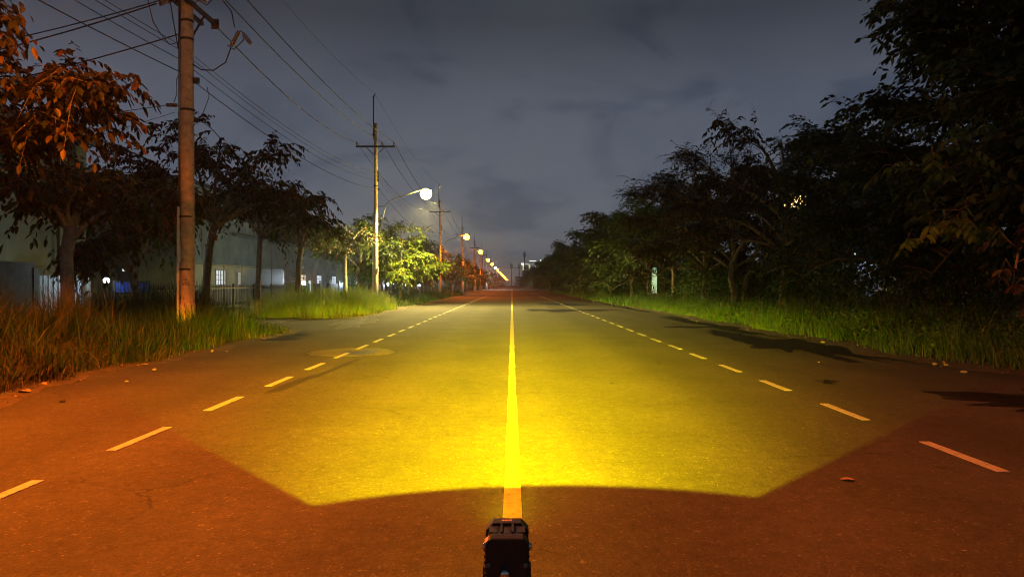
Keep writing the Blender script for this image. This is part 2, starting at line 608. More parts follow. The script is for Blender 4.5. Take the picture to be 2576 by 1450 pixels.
blob('patch_rim', M_DARKASPH, -3.58, 15.35, 0.98, 1.17, 0.0022, jag=0.08, seed=3)
blob('concrete_patch', M_CONC, -3.58, 15.35, 0.91, 1.07, 0.0029, jag=0.08, seed=3)
blob('manhole_stain', M_WET, -3.40, 15.3, 0.46, 0.40, 0.0036, jag=0.5, seed=6)
MB().add([(-3.30, 11.1, .0026), (-3.18, 11.1, .0026), (-3.05, 13.9, .0026), (-3.18, 13.9, .0026)], [(0, 1, 2, 3)]).build('dark_strip', M_DARKASPH, road)  # dark streak beside the lane line, running towards the concrete patch
blob('dark_strip', M_DARKASPH, -3.33, 10.6, 0.09, 1.25, 0.0024, jag=0.5, seed=21, rot=-0.05)
blob('cement_spill', M_CONC, -6.35, 27.6, 0.62, 4.4, 0.0028, jag=0.35, seed=8, rot=0.10)
blob('puddle', M_WET, -6.35, 27.6, 0.24, 3.1, 0.0040, jag=0.7, seed=18, rot=0.10)
blob('wet_patch', M_WET, -6.9, 20.2, 1.0, 1.3, 0.0024, jag=0.4, seed=27)
blob('wet_patch', M_WET, 3.2, 41.0, 1.9, 2.6, 0.0028, jag=0.5, seed=4)
blob('wet_patch', M_WET, 4.0, 54.0, 1.5, 2.8, 0.0028, jag=0.6, seed=5)
blob('wet_patch', M_WET, 7.0, 17.5, 0.95, 4.0, 0.0030, jag=0.45, seed=9, rot=0.03)
blob('wet_patch', M_WET, 7.55, 26.0, 0.55, 6.0, 0.0026, jag=0.5, seed=10)
blob('wet_patch', M_WET, 7.5, 8.6, 1.5, 1.1, 0.0030, jag=0.45, seed=12)
blob('wet_patch', M_WET, 6.9, 24.6, 1.0, 0.7, 0.0034, jag=0.7, seed=13)
blob('wet_patch', M_WET, 7.9, 50.0, 0.5, 12.0, 0.0026, jag=0.4, seed=14)
blob('wet_patch', M_WET, 4.9, 10.6, 0.12, 0.16, 0.0030, jag=0.9, seed=15)
# bare soil strips along both edges
for name, x0, x1, fn in (('left_verge', -13.5, 0.28, left_edge), ('right_verge', 14.0, -0.28, right_edge)):
    vv, ff = [], []
    yy = list(np.arange(2, 70, 0.5)) + list(np.arange(70, 790, 12.0))
    for i, y in enumerate(yy):
        e = fn(y) if y < 70 else (EL if x0 < 0 else ER)
        wob = 0.10 * math.sin(y * 1.7 + x0) + 0.06 * math.sin(y * 4.3)
        s = 1 if x0 < 0 else -1
        vv += [(e + x1 * 1.0 + wob * s, y, 0.0046), (e - 0.25 * s, y, 0.03), (x0, y, 0.05)]
        if i:
            a = 3 * i
            ff += [(a - 3, a - 2, a + 1, a), (a - 2, a - 1, a + 2, a + 1)]
    tag(MB().add(vv, ff).build(name, M_SOIL), kind='structure')

# ------------------------------------------------------------------ trees


def bez(p0, p1, p2, t):
    t = t[..., None]
    return (1 - t) ** 2 * p0 + 2 * (1 - t) * t * p1 + t ** 2 * p2


def norm(a):
    return a / np.maximum(np.linalg.norm(a, axis=-1, keepdims=True), 1e-9)


def leaves_mesh(name, P, D, L, W, rg, mat, simple=False, roll=0.5):
    n = len(P)
    up = np.tile([0, 0, 1.0], (n, 1)) + rg.normal(0, roll, (n, 3))
    S = norm(np.cross(D, up))
    N = np.cross(S, D)
    L = L[:, None]
    W = W[:, None]
    if simple:
        V = np.stack([P, P + D * L * .45 + S * W * .5, P + D * L, P + D * L * .45 - S * W * .5], 1)
        b = (np.arange(n) * 4)[:, None]
        return np_mesh(name, V.reshape(-1, 3), [b + np.array([[0, 1, 2, 3]])], mat)
    drp = np.array([[0, 0, -1.0]]) * L
    V = np.stack([P,
                  P + D * L * .32 + S * W * .48 + N * W * .14,
                  P + D * L * .70 + S * W * .38 + N * W * .12 + drp * .05,
                  P + D * L * .97 + drp * .14,
                  P + D * L * .70 - S * W * .38 + N * W * .12 + drp * .05,
                  P + D * L * .32 - S * W * .48 + N * W * .14], 1)
    b = (np.arange(n) * 6)[:, None]
    f = np.concatenate([b + np.array([[0, 1, 2, 3]]), b + np.array([[0, 3, 4, 5]])])
    return np_mesh(name, V.reshape(-1, 3), [f], mat)


def tree_meshes(seed, H=7.0, fork=2.6, Rr=2.8, tr=0.13, limbs=6, subs=6, twigs=7, lpt=11, leaf=0.18, lw=0.46,
                lean=(0, 0), lo=0.15, simple=False, twl=0.75, droop=0.55, mat=None, bark=None, pods=0, flat=0.0, leader=0.0):
    rg = np.random.default_rng(seed)
    mb = MB()
    top = np.array([lean[0], lean[1], fork])
    w = rg.normal(0, .05, 2)
    tp = [np.array([0, 0, -.15]), np.array([lean[0] * .25 + w[0], lean[1] * .25 + w[1], fork * .4]),
          np.array([lean[0] * .65 - w[0], lean[1] * .65, fork * .75]), top]
    mb.tube(tp, [tr * 1.25, tr, tr * .92, tr * .95], 9, True)
    tw0, tw1, tw2 = [], [], []
    nl = limbs + 1
    top0 = top
    if leader:
        mb.tube([top0, top0 * [1, 1, 0] + [.2, .1, fork + (H - fork) * .4], top0 * [1, 1, 0] + [-.1, .1, fork + (H - fork) * .85]], [tr * .9, tr * .6, tr * .2], 7, False)
    for i in range(nl):
        az = 2 * math.pi * i / limbs + rg.uniform(-.35, .35)
        lead = i == limbs
        u = rg.uniform(lo, .95) if not lead else 1.0
        if leader:
            u = lo + (.97 - lo) * (i + .5) / nl
            az = i * 2.4 + rg.uniform(-.3, .3)
            top = top0 + np.array([0, 0, (H - fork) * max(0, u - .22) * leader])
        rr = Rr * (rg.uniform(.62, .95) if not lead else .15) * (1 - .35 * max(0, u - .55) / .45 * (1 - flat))
        if leader:
            rr = Rr * rg.uniform(.75, .95) * (1 - max(0, u - .45) ** 2 * 2.0 if leader < .85 else max(.25, 1 - max(0, u - .30) ** 1.5 * 1.5))
        end = np.array([top0[0] + rr * math.cos(az), top0[1] + rr * math.sin(az), fork + (H - fork) * u * (.92 if not lead else .85)])
        mid = top * .45 + end * .55 + np.array([0, 0, (H - fork) * .16 * (1 if not lead else 0)]) + rg.normal(0, .12, 3)
        ts = np.linspace(0, 1, 6)
        pts = bez(top - np.array([0, 0, rg.uniform(0, .35)]), mid, end, ts)
        r0 = tr * rg.uniform(.42, .62)
        mb.tube(list(pts), list(r0 * (1 - ts * .82)), 6, False)
        for j in range(subs):
            t = rg.uniform(.30, 1.0) if j else 1.0
            b0 = bez(top, mid, end, np.array([t]))[0]
            out = norm((b0 - np.array([top[0], top[1], 0])) * np.array([1, 1, 0]) + rg.normal(0, .5, 3) * np.array([1, 1, 0]))
            ln = Rr * rg.uniform(.25, .50) * (1.0 if t > .5 else 1.2)
            e = b0 + out * ln + np.array([0, 0, rg.uniform(-.10, .42) * ln])
            e += rg.normal(0, .12, 3)
            m_ = (b0 + e) / 2 + np.array([0, 0, ln * .22])
            t5 = np.linspace(0, 1, 4)
            mb.tube(list(bez(b0, m_, e, t5)), list(r0 * .30 * (1 - t5 * .75)), 4, False)
            for k in range(twigs):
                s = rg.uniform(.2, 1.0) if k else 1.0
                c0 = bez(b0, m_, e, np.array([s]))[0]
                d = norm(out * .6 + rg.normal(0, .65, 3) * np.array([1, 1, .55]) + np.array([0, 0, .12]))
                l = twl * rg.uniform(.6, 1.35)
                c2 = c0 + d * l + np.array([0, 0, -droop * l * rg.uniform(.1, 1.0)])
                c1 = c0 + d * l * .55 + np.array([0, 0, .14 * l])
                tw0.append(c0)
                tw1.append(c1)
                tw2.append(c2)
                if k % 2 == 0:
                    mb.tube([c0, c1 * .5 + (c0 + c2) * .25, c2], [.009, .007, .003], 3, False)
    a, b, c = np.array(tw0), np.array(tw1), np.array(tw2)
    n = len(a)
    t = np.tile(np.linspace(.10, 1.0, lpt), (n, 1)) + rg.uniform(-.03, .03, (n, lpt))
    t = np.clip(t, 0, 1)
    P = bez(a[:, None], b[:, None], c[:, None], t)
    T = norm(2 * (1 - t[..., None]) * (b - a)[:, None] + 2 * t[..., None] * (c - b)[:, None])
    side = norm(np.cross(T, np.array([0, 0, 1.0])))
    sg = np.where(np.arange(lpt) % 2 == 0, 1.0, -1.0)[None, :, None]
    D = norm(side * sg * .85 + T * .55 + np.array([0, 0, -1.0]) * rg.uniform(.05, droop * 1.5, (n, lpt, 1)) + rg.normal(0, .22, (n, lpt, 3)))
    D[:, -1] = norm(T[:, -1] + np.array([0, 0, -.3]))
    P = P.reshape(-1, 3)
    D = D.reshape(-1, 3)
    keep = rg.random(len(P)) < .93
    P, D = P[keep], D[keep]
    L = leaf * rg.uniform(.6, 1.25, len(P))
    W = L * lw * rg.uniform(.85, 1.15, len(P))
    crown = leaves_mesh('crown', P, D, L, W, rg, mat or M_LEAFB, simple)
    trunk = mb.mesh('trunk', bark or M_BARK, True)
    podm = None
    if pods:
        pm = MB()
        order = np.argsort(-(c[:, 2] + rg.normal(0, .5, n)))[:pods]
        for q in order:
            p = Vector(c[q])
            d = Vector((rg.normal(0, .3), rg.normal(0, .3), 1)).normalized()
            ln = rg.uniform(.25, .45)
            pm.tube([p, p + d * ln], [.006, .003], 3, False)
            for z in range(13):
                s = rg.uniform(.25, 1.05)
                o = Vector(rg.normal(0, .075, 3))
                cc = p + d * ln * s + o
                r = rg.uniform(.010, .017)
                pm.add([cc + Vector(x) * r for x in ((1, 0, 0), (-1, 0, 0), (0, 1, 0), (0, -1, 0), (0, 0, 1), (0, 0, -1))],
                       [(0, 2, 4), (2, 1, 4), (1, 3, 4), (3, 0, 4), (2, 0, 5), (1, 2, 5), (3, 1, 5), (0, 3, 5)])
        podm = pm.mesh('seed_cluster', M_SEED)
    return trunk, crown, podm


def place_tree(name, meshes, loc, rz=0, sc=1.0, label=None, group=None, pale_band=None):
    e = empty(name, loc, rz, label, 'tree', group)
    e.scale = (sc, sc, sc) if isinstance(sc, (int, float)) else sc
    link('trunk', meshes[0], e)
    link('crown', meshes[1], e)
    if meshes[2]:
        tag(link('seed_cluster', meshes[2], e), kind='stuff')
    return e


LG = 'broad-leaved trees along the factory verge'
# --- left row, near trees built one by one
near_left = [
    # seed, x, y, params, label
    (101, -9.9, 10.9, dict(H=6.7, fork=3.4, Rr=2.3, tr=.14, limbs=9, subs=8, twigs=9, lpt=12, leaf=.19, mat=M_LEAFO, lean=(.3, .25), pods=26, lo=-.15, droop=.75),
     'big-leaved tree at the photo edge, glowing orange under the lamp'),
    (102, -10.7, 16.2, dict(H=4.3, fork=2.9, Rr=1.2, tr=.15, limbs=6, subs=5, twigs=6, lpt=11, leaf=.20, lean=(.25, 0), lo=.0, droop=.6, bark=M_BARKP),
     'tree with stout pale knotted trunk in front of the slatted gate'),
    (103, -11.3, 21.0, dict(H=5.1, fork=2.0, Rr=2.0, tr=.12, limbs=9, subs=7, twigs=8, lpt=12, leaf=.19, lean=(-.4, 0), lo=-.2, droop=.75, bark=M_BARKP),
     'low drooping tree just before the numbered pole, leaves lit from the gate'),
    (104, -11.9, 26.2, dict(H=7.6, fork=3.9, Rr=3.3, tr=.15, limbs=9, subs=7, twigs=8, lpt=12, leaf=.21, lean=(.5, 0), lo=.10, droop=.75, pods=12),
     'dark leaning tree with wide drooping crown behind the numbered pole'),
    (105, -11.6, 31.0, dict(H=6.2, fork=4.0, Rr=2.8, tr=.12, limbs=8, subs=6, twigs=7, lpt=12, leaf=.21, lean=(.2, 0), lo=.08, droop=.75, pods=6),
     'tree whose russet leaves hang over the chain-link fence'),
    (106, -11.4, 36.0, dict(H=5.2, fork=3.6, Rr=1.7, tr=.14, limbs=6, subs=5, twigs=6, lpt=12, leaf=.21, lean=(.3, 0), lo=.05, droop=.8),
     'tree with grey trunk beside the first small white fence lamp'),
    (107, -10.9, 44.6, dict(H=5.6, fork=3.5, Rr=1.5, tr=.15, limbs=6, subs=6, twigs=7, lpt=11, leaf=.18, lo=.0, bark=M_BARKP),
     'slim tree with bare pale trunk left of the crossarm pole'),
    (108, -11.3, 50.5, dict(H=6.9, fork=3.0, Rr=2.8, tr=.14, limbs=9, subs=9, twigs=10, lpt=12, leaf=.19, lo=-.05, mat=M_LEAFD),
     'dark-trunked tree directly behind the crossarm pole'),
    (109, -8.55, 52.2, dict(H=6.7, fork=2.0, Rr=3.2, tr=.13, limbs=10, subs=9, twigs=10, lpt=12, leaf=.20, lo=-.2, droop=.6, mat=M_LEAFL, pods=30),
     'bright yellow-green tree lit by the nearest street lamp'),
]
for sd, x, y, kw, lab in near_left:
    if kw.get('mat') is None and sd not in (103,):
        kw['mat'] = M_LEAFR if sd in (101, 104, 105) else M_LEAFB
    t = place_tree('roadside_tree', tree_meshes(sd, **kw), (x, y, 0), 0, 1.0, lab, LG)
    if sd in (103, 107):
        lw = MB()
        lw.tube([(0, 0, .02), (0, 0, .6), (0, 0, 1.15)], [.165, .155, .152] if sd == 103 else [.20, .19, .186], 10, True)
        lw.build('pale_trunk_band', M_TRUNKPALE, t, True)  # pale band; on the low tree it paints the lit trunk side

# --- variants reused further along both rows
varL = [tree_meshes(200 + i, H=6.6 + .5 * (i % 3), fork=2.2 + .3 * (i % 2), Rr=2.9, tr=.13, limbs=10, subs=9, twigs=10, lpt=11, leaf=.22, lo=-.15, simple=True,
                    droop=.6, mat=(M_LEAFR, M_LEAFB, M_LEAFG)[i % 3]) for i in range(3)]
varR = [tree_meshes(230 + i, H=8.3 + .5 * (i % 3), fork=2.0 + .3 * (i % 2), Rr=3.9, tr=.15, limbs=15, subs=11, twigs=11, lpt=11, leaf=.23, lo=-.22, leader=.8, simple=True,
                    droop=.55, mat=(M_LEAFG, M_LEAFB, M_LEAFG)[i % 3]) for i in range(3)]
rr = random.Random(5)
y = 58.0
i = 0
while y < 330:
    x = -10.8 + rr.uniform(-1.1, .9)
    s = rr.uniform(.86, 1.06)
    i += 1
    if i == 1:
        lab = 'first dark grey tree behind the bright lamp-lit tree'
    elif i == 2:
        lab = 'second dark tree behind the bright lamp-lit tree, crown against the sky'
    elif i < 6:
        lab = 'orange-tinged tree around the second street lamp'
    else:
        lab = 'small tree in the far factory-side row under the orange lamps'
    place_tree('roadside_tree', varL[rr.randrange(3)], (x, y, 0), rr.uniform(0, 6.28), s, lab,
               LG if i < 3 else ('trees around the second street lamp' if i < 6 else 'far factory-side trees'))
    y += rr.uniform(6.5, 10.0)

# --- right-hand row
RG = 'trees on the unlit side of the road'
near_right = [
    (301, 13.6, 11.2, dict(H=13.5, fork=3.2, Rr=4.4, tr=.20, limbs=28, subs=13, twigs=13, lpt=11, leaf=.26, lo=-.2, droop=.5, mat=M_LEAFD, leader=.85, simple=True, twl=.9),
     'very tall dark tree filling the edge of the frame'),
    (302, 13.3, 16.2, dict(H=13.0, fork=3.0, Rr=4.1, tr=.20, limbs=30, subs=13, twigs=13, lpt=11, leaf=.25, lo=-.2, droop=.45, mat=M_LEAFD, leader=.85, simple=True, twl=.85),
     'tall rounded dark tree silhouetted beside the open sky'),
    (303, 12.9, 22.3, dict(H=7.4, fork=2.2, Rr=3.7, tr=.17, limbs=14, subs=11, twigs=11, lpt=11, leaf=.20, lo=-.2, droop=.5, mat=M_LEAFD, leader=.7, simple=True),
     'lower dark tree in front of the pale corrugated sheet'),
    (304, 11.0, 27.6, dict(H=8.2, fork=2.9, Rr=4.1, tr=.16, limbs=13, subs=8, twigs=7, lpt=10, leaf=.20, lo=-.12, leader=.7, droop=.7, mat=M_LEAFR, pods=8),
     'tree with slender dark trunk and russet leaves, orange window behind'),
    (305, 11.3, 35.0, dict(H=9.6, fork=2.6, Rr=4.3, tr=.17, limbs=15, subs=12, twigs=10, lpt=11, leaf=.12, lo=.0, leader=.5, droop=.35, mat=M_LEAFR),
     'twin-trunked tree with many bare pale branches'),
    (306, 10.9, 38.6, dict(H=8.2, fork=2.4, Rr=3.6, tr=.16, limbs=15, subs=11, twigs=11, lpt=11, leaf=.18, lo=-.2, leader=.6, droop=.5, mat=M_LEAFR),
     'thin-leaved tree with twisted branches next to the green light box'),
    (307, 11.0, 46.5, dict(H=8.0, fork=2.6, Rr=3.8, tr=.14, limbs=14, subs=10, twigs=11, lpt=11, leaf=.21, lo=.0, leader=.8, simple=True, droop=.6, mat=M_LEAFG),
     'leafy green tree just past the green light box'),
    (308, 14.6, 52.0, dict(H=11.2, fork=3.4, Rr=4.6, tr=.18, limbs=14, subs=11, twigs=11, lpt=11, leaf=.22, lo=.1, droop=.3, leader=.5, simple=True, mat=M_LEAFD, flat=1.0),
     'dark flat-topped tree rising behind the green row'),
    (309, 17.6, 33.0, dict(H=10.4, fork=3.0, Rr=4.6, tr=.18, limbs=16, subs=12, twigs=11, lpt=11, leaf=.20, lo=.0, droop=.4, leader=.6, simple=True, mat=M_LEAFD, flat=1.0),
     'broad dark tree behind the russet tree, layered crown against sky'),
    (310, 10.9, 54.5, dict(H=8.2, fork=1.8, Rr=3.9, tr=.14, limbs=14, subs=10, twigs=11, lpt=11, leaf=.21, lo=-.25, leader=.8, simple=True, droop=.6, mat=M_LEAFG),
     'second green tree past the green light box'),
]
for sd, x, y, kw, lab in near_right:
    t = place_tree('roadside_tree', tree_meshes(sd, **kw), (x, y, 0), 0, 1.0, lab, RG)
    if sd == 305:
        tb = MB()
        tb.tube([(.55, .2, -.1), (.6, .1, 1.2), (.85, 0, 2.4), (1.6, -.2, 4.2), (1.9, -.3, 5.6)], [.17, .15, .13, .08, .03], 8, True)
        tb.build('second_trunk', M_BARK, t, True)
y = 62.0
i = 0
while y < 330:
    x = 11.2 + rr.uniform(-.8, 1.6)
    s = rr.uniform(.88, 1.12)
    i += 1
    lab = ('third green tree past the green light box' if i == 1 else
           'fourth green tree past the green light box' if i == 2 else 'small dim tree far along the unlit side of the road')
    place_tree('roadside_tree', varR[rr.randrange(3)], (x, y, 0), rr.uniform(0, 6.28), s, lab, RG if i < 3 else 'far trees on the unlit side')
    y += rr.uniform(6.5, 9.5)

# branch sprays with big compound leaves reaching out of the near trees on the unlit side


def spray(name, pts, label, n_tw=9, leaf=.20, mat=M_LEAFL, seed=1):
    rg = np.random.default_rng(seed)
    e = empty(name, pts[0], 0, label, 'branch')
    o = Vector(pts[0])
    mb = MB()
    pp = [Vector(p) - o for p in pts]
    mb.tube(pp, [.03 * (1 - .7 * k / len(pp)) for k in range(len(pp))], 5, False)
    Ps, Ds = [], []
    for k in range(n_tw):
        t = (k + .7) / n_tw
        q = t * (len(pp) - 1)
        a = pp[min(int(q), len(pp) - 2)]
        b = pp[min(int(q) + 1, len(pp) - 1)]
        p = a.lerp(b, q - int(q))
        d = Vector((rg.normal(-.35, .5), rg.normal(-.35, .4), rg.uniform(-.1, .4))).normalized()
        l = rg.uniform(.45, .8)
        mid = p + d * l * .55 + Vector((0, 0, .10))
        end = p + d * l + Vector((0, 0, -.28))
        mb.tube([p, mid, end], [.009, .006, .003], 3, False)
        for j in range(14):
            s = (j + 1) / 14
            c = (1 - s) ** 2 * p + 2 * s * (1 - s) * mid + s * s * end
            tn = ((mid - p) * (1 - s) + (end - mid) * s).normalized()
            sd = tn.cross(Vector((0, 0, 1))).normalized() * (1 if j % 2 else -1)
            dd = (sd + tn * .5 + Vector((0, 0, -.35 - rg.uniform(0, .4)))).normalized()
            Ps.append(c)
            Ds.append(dd)
    mb.build('stem', M_BARK, e)
    L = leaf * rg.uniform(.75, 1.2, len(Ps))
    link('leaves', leaves_mesh('leaves', np.array([tuple(p) for p in Ps]), np.array([tuple(p) for p in Ds]), L, L * .42, rg, mat), e)
    return e


spray('leafy_branch', [at(2520, 600, 12.5), at(2440, 560, 12.0), at(2380, 560, 11.6), at(2310, 610, 11.4)], 'leafy branch arching out of the dark, above the roadside weeds', 10, .19, M_LEAFL, 4)  # paler leaves than the dark tree's stand for light on them
spray('leafy_branch', [at(2640, 560, 10.5), at(2590, 560, 10.0), at(2560, 640, 9.6), at(2545, 730, 9.5)], 'leafy branch hanging down at the frame edge, yellowed leaves', 9, .19, M_LEAFR, 5)
spray('leafy_branch', [at(2600, 300, 12.5), at(2500, 330, 12.0), at(2420, 350, 11.6), at(2330, 400, 11.4)], 'highest leafy branch catching faint light in the tall dark tree', 10, .19, M_LEAFG, 6)
spray('leafy_branch', [at(2480, 380, 13.0), at(2420, 410, 12.4), at(2350, 440, 12.0), at(2290, 420, 11.8)], 'leafy branch in the middle of the tall dark tree', 10, .18, M_LEAFG, 8)

# shrubs and creepers between the trunks


def shrub_mesh(seed, rx, rz, n, leaf, mat):
    rg = np.random.default_rng(seed)
    cen = rg.normal(0, 1, (14, 3)) * np.array([rx * .45, rx * .45, rz * .28]) + np.array([0, 0, rz * .5])
    rad = rg.uniform(.25, .5, 14) * min(rx, rz)
    k = rg.integers(0, 14, n)
    d = norm(rg.normal(0, 1, (n, 3)))
    P = cen[k] + d * rad[k][:, None] * rg.uniform(.55, 1.05, (n, 1))
    P[:, 2] = np.abs(P[:, 2])
    D = norm(d * .7 + rg.normal(0, .6, (n, 3)) + np.array([0, 0, -.25]))
    L = leaf * rg.uniform(.6, 1.3, n)
    fol = leaves_mesh('foliage', P, D, L, L * .55, rg, mat, False)
    mb = MB()
    for q in range(14):
        mb.tube([(0, 0, 0), Vector(cen[q]) * .5 + Vector((0, 0, .1)), Vector(cen[q])], [.02, .014, .006], 4, False)
    return mb.mesh('stem', M_BARK), fol


shv = [shrub_mesh(400 + i, 1.5, 2.2, 3000, .11, (M_LEAFG, M_WEED, M_LEAFB)[i % 3]) for i in range(4)]
shr = []
sh_specs = []
yy = 11.0
while yy < 150:
    sh_specs.append((12.6 + rr.uniform(-.7, 1.3) + (1.0 if yy < 18 else 0), yy))
    yy += rr.uniform(1.3, 2.1) if yy < 60 else rr.uniform(3, 5)
for k, (x, y) in enumerate(sh_specs):
    if 29.5 < y < 34.5 or 46 < y < 54:
        x += 1.6
    e = empty('shrub', (x, y, 0), rr.uniform(0, 6.28), 'leafy undergrowth shrub between the trunks on the unlit side', 'shrub', 'undergrowth on the unlit side')
    s = rr.uniform(.85, 1.4) * (.7 if 29.5 < y < 34.5 else 1)
    e.scale = (s, s, s * rr.uniform(.9, 1.45))
    a, b = shv[k % 4]
    link('stem', a, e)
    link('foliage', b, e)
# creeper-covered bushes nearest the frame edge
for x, y, s, lab in ((10.4, 10.4, .85, 'leafy creeper bush spilling towards the dirt at the frame edge'),
                     (10.9, 12.6, .9, 'rounded bush behind the dirt patch beside the road'),
                     (10.3, 8.7, .7, 'small bush cut by the frame edge beside the road')):
    e = empty('shrub', (x, y, 0), rr.uniform(0, 6.28), lab, 'shrub', 'undergrowth on the unlit side')
    e.scale = (s, s, s * .8)
    link('stem', shv[1][0], e)
    link('foliage', shv[1][1], e)
e = empty('shrub', (10.05, 46.8, 0), 1.0, 'small bright yellow-green bush at the foot of a trunk', 'shrub')
e.scale = (.7, .7, .6)
link('stem', shv[2][0], e)
link('foliage', shv[2][1], e)
# shrubs on the factory side behind the trunks
for k in range(14):
    y = 58 + k * 7.5
    e = empty('shrub', (-13.0 + rr.uniform(-.8, .8), y, 0), rr.uniform(0, 6.28), 'low dark shrub along the factory fence', 'shrub', 'factory-side shrubs')
    s = rr.uniform(.7, 1.0)
    e.scale = (s, s, s * .8)
    link('stem', shv[k % 4][0], e)
    link('foliage', shv[k % 4][1], e)
e = empty('shrub', (-13.9, 44.5, 0), 1.0, 'scruffy bush smothering the end of the chain-link fence', 'shrub')
e.scale = (.75, .75, 1.0)
link('stem', shv[1][0], e)
link('foliage', shv[1][1], e)

# far wood closing both sides and the end of the road
rg = np.random.default_rng(77)
n = 26000
side = rg.random(n)
Y = 330 + 490 * rg.random(n) ** .9
X = np.where(side < .5, -10.5 + rg.normal(0, 1.6, n), 11.8 + rg.normal(0, 1.8, n))
end = rg.random(n) < .22
X = np.where(end, rg.uniform(-60, 60, n), X)
Y = np.where(end, 824 + rg.uniform(0, 10, n), Y)
hmax = np.where(end, 7.5, 7.6) + 1.5 * np.sin(Y * .37 + X * .5) + .8 * np.sin(Y * 1.1)
Z = hmax * rg.random(n) ** .8
P = np.stack([X, Y, Z], 1)
D = norm(rg.normal(0, 1, (n, 3)))
L = rg.uniform(.35, .9, n)
tag(link('far_wood', leaves_mesh('far_wood', P, D, L, L * .7, rg, M_LEAFR, True)), 'distant mass of trees closing the far end of the road', 'trees', kind='stuff')

# ------------------------------------------------------------------ grass


def blades(name, P, H, mat, rg, wid=.012, bend=.5, outdir=None, seg=3):
    n = len(P)
    az = rg.uniform(0, 2 * np.pi, n)
    D = np.stack([np.cos(az), np.sin(az), np.zeros(n)], 1)
    if outdir is not None:
        D = norm(D + outdir)
    S = np.stack([-D[:, 1], D[:, 0], np.zeros(n)], 1)
    fa = rg.uniform(0, 2 * np.pi, n)
    S = norm(S * np.cos(fa)[:, None] * .8 + D * np.sin(fa)[:, None] * .6)
    bd = rg.uniform(.1, 1.0, n)[:, None] * bend
    Hh = H[:, None]
    W = (wid * rg.uniform(.6, 1.4, n))[:, None]
    rows = []
    for q in range(seg):
        t = q / seg
        c = P + D * Hh * bd * t ** 1.9 + np.array([[0, 0, 1.0]]) * Hh * (t - .42 * bd * t ** 2.6)
        rows += [c - S * W * (1 - t * .55), c + S * W * (1 - t * .55)]
    tip = P + D * Hh * bd + np.array([[0, 0, 1.0]]) * Hh * (1 - .42 * bd)
    rows.append(tip)
    V = np.stack(rows, 1)
    k = 2 * seg + 1
    b = (np.arange(n) * k)[:, None]
    quads = np.concatenate([b + np.array([[2 * q, 2 * q + 1, 2 * q + 3, 2 * q + 2]]) for q in range(seg - 1)]) if seg > 1 else None
    tri = b + np.array([[2 * seg - 2, 2 * seg - 1, 2 * seg]])
    return np_mesh(name, V.reshape(-1, 3), ([quads] if quads is not None else []) + [tri], mat)


def clump_field(n, x0, x1, y0, y1, rg, k=None, spread=.28, edge=None):
    k = k or max(8, int(abs((x1 - x0) * (y1 - y0)) * 2.6))
    cx_ = rg.uniform(x0, x1, k)
    cy_ = rg.uniform(y0, y1, k)
    ch = rg.uniform(.62, 1.2, k)
    q = rg.integers(0, k, n)
    x = cx_[q] + rg.normal(0, spread, n)
    y_ = cy_[q] + rg.normal(0, spread, n)
    return x, y_, ch[q], np.stack([x - cx_[q], y_ - cy_[q], np.zeros(n)], 1)


def grass_patch(name, label, n, x0, x1, y0, y1, h, mat, seed, wid=.011, bend=.55, edgefn=None, margin=.0, seg=3, spread=.28, drymix=0):
    rg = np.random.default_rng(seed)
    x, y_, ch, od = clump_field(n, x0, x1, y0, y1, rg, spread=spread)
    H = h * ch * rg.uniform(.5, 1.1, n)
    H = H * np.clip(.78 + .26 * np.sin(y_ * 1.15 + seed) + .20 * np.sin(y_ * 2.9 + x * 2.1 + seed), .35, 1.15)
    if edgefn is not None:
        ed = np.array([edgefn(v) for v in y_])
        if x0 < 0:
            d = ed - margin - x
        else:
            d = x - ed - margin
        ok = d > 0
        H = H * np.clip(.45 + d * .75, .45, 1.0)
        x, y_, H, od = x[ok], y_[ok], H[ok], od[ok]
    P = np.stack([x, y_, np.full(len(x), .02)], 1)
    me = blades(name, P, H, mat, rg, wid, bend, od * 2.2, seg)
    return tag(link(name, me), label, 'grass', kind='stuff')


grass_patch('tall_grass', 'tall green roadside grass below the numbered pole', 40000, -11.6, -6.9, 6.5, 21.8, 1.55, M_GRASS, 31, .0085, .6, left_edge, .15)
grass_patch('dry_grass', 'dry brown grass stalks along the asphalt edge', 13000, -9.0, -6.2, 5.5, 21.5, .82, M_GRASSD, 32, .0075, 1.15, left_edge, .0, spread=.34)
grass_patch('tall_grass', 'lamp-lit bright grass mound below the nearest street lamp', 26000, -11.8, -7.2, 30.8, 44.0, 1.55, M_GRASSL, 33, .013, .8, left_edge, .1, spread=.34)
grass_patch('dry_grass', 'dry grass fringe at the foot of the lamp-lit mound', 4500, -9.5, -7.0, 29.6, 40.0, .5, M_GRASSD, 35, .011, 1.2, left_edge, .0)
grass_patch('tall_grass', 'lower verge grass running past the street lamps', 16000, -11.5, -7.6, 46.0, 110.0, 1.0, M_GRASS, 34, .022, .6, left_edge, .2, seg=2, spread=.5)
grass_patch('verge_grass', 'thick weedy grass on the unlit side of the road', 46000, 8.2, 12.8, 9.5, 46.0, .92, M_WEED, 36, .0095, .8, right_edge, .22, spread=.3)
grass_patch('verge_grass', 'tall grass tufts among the weeds on the unlit side', 7000, 9.4, 12.8, 16.0, 46.0, 1.5, M_GRASS, 37, .009, .6, right_edge, .6, spread=.22)
grass_patch('verge_grass', 'distant grass strip on the unlit side of the road', 16000, 8.6, 12.0, 46.0, 140.0, .85, M_WEED, 38, .024, .7, None, .2, seg=2, spread=.5)
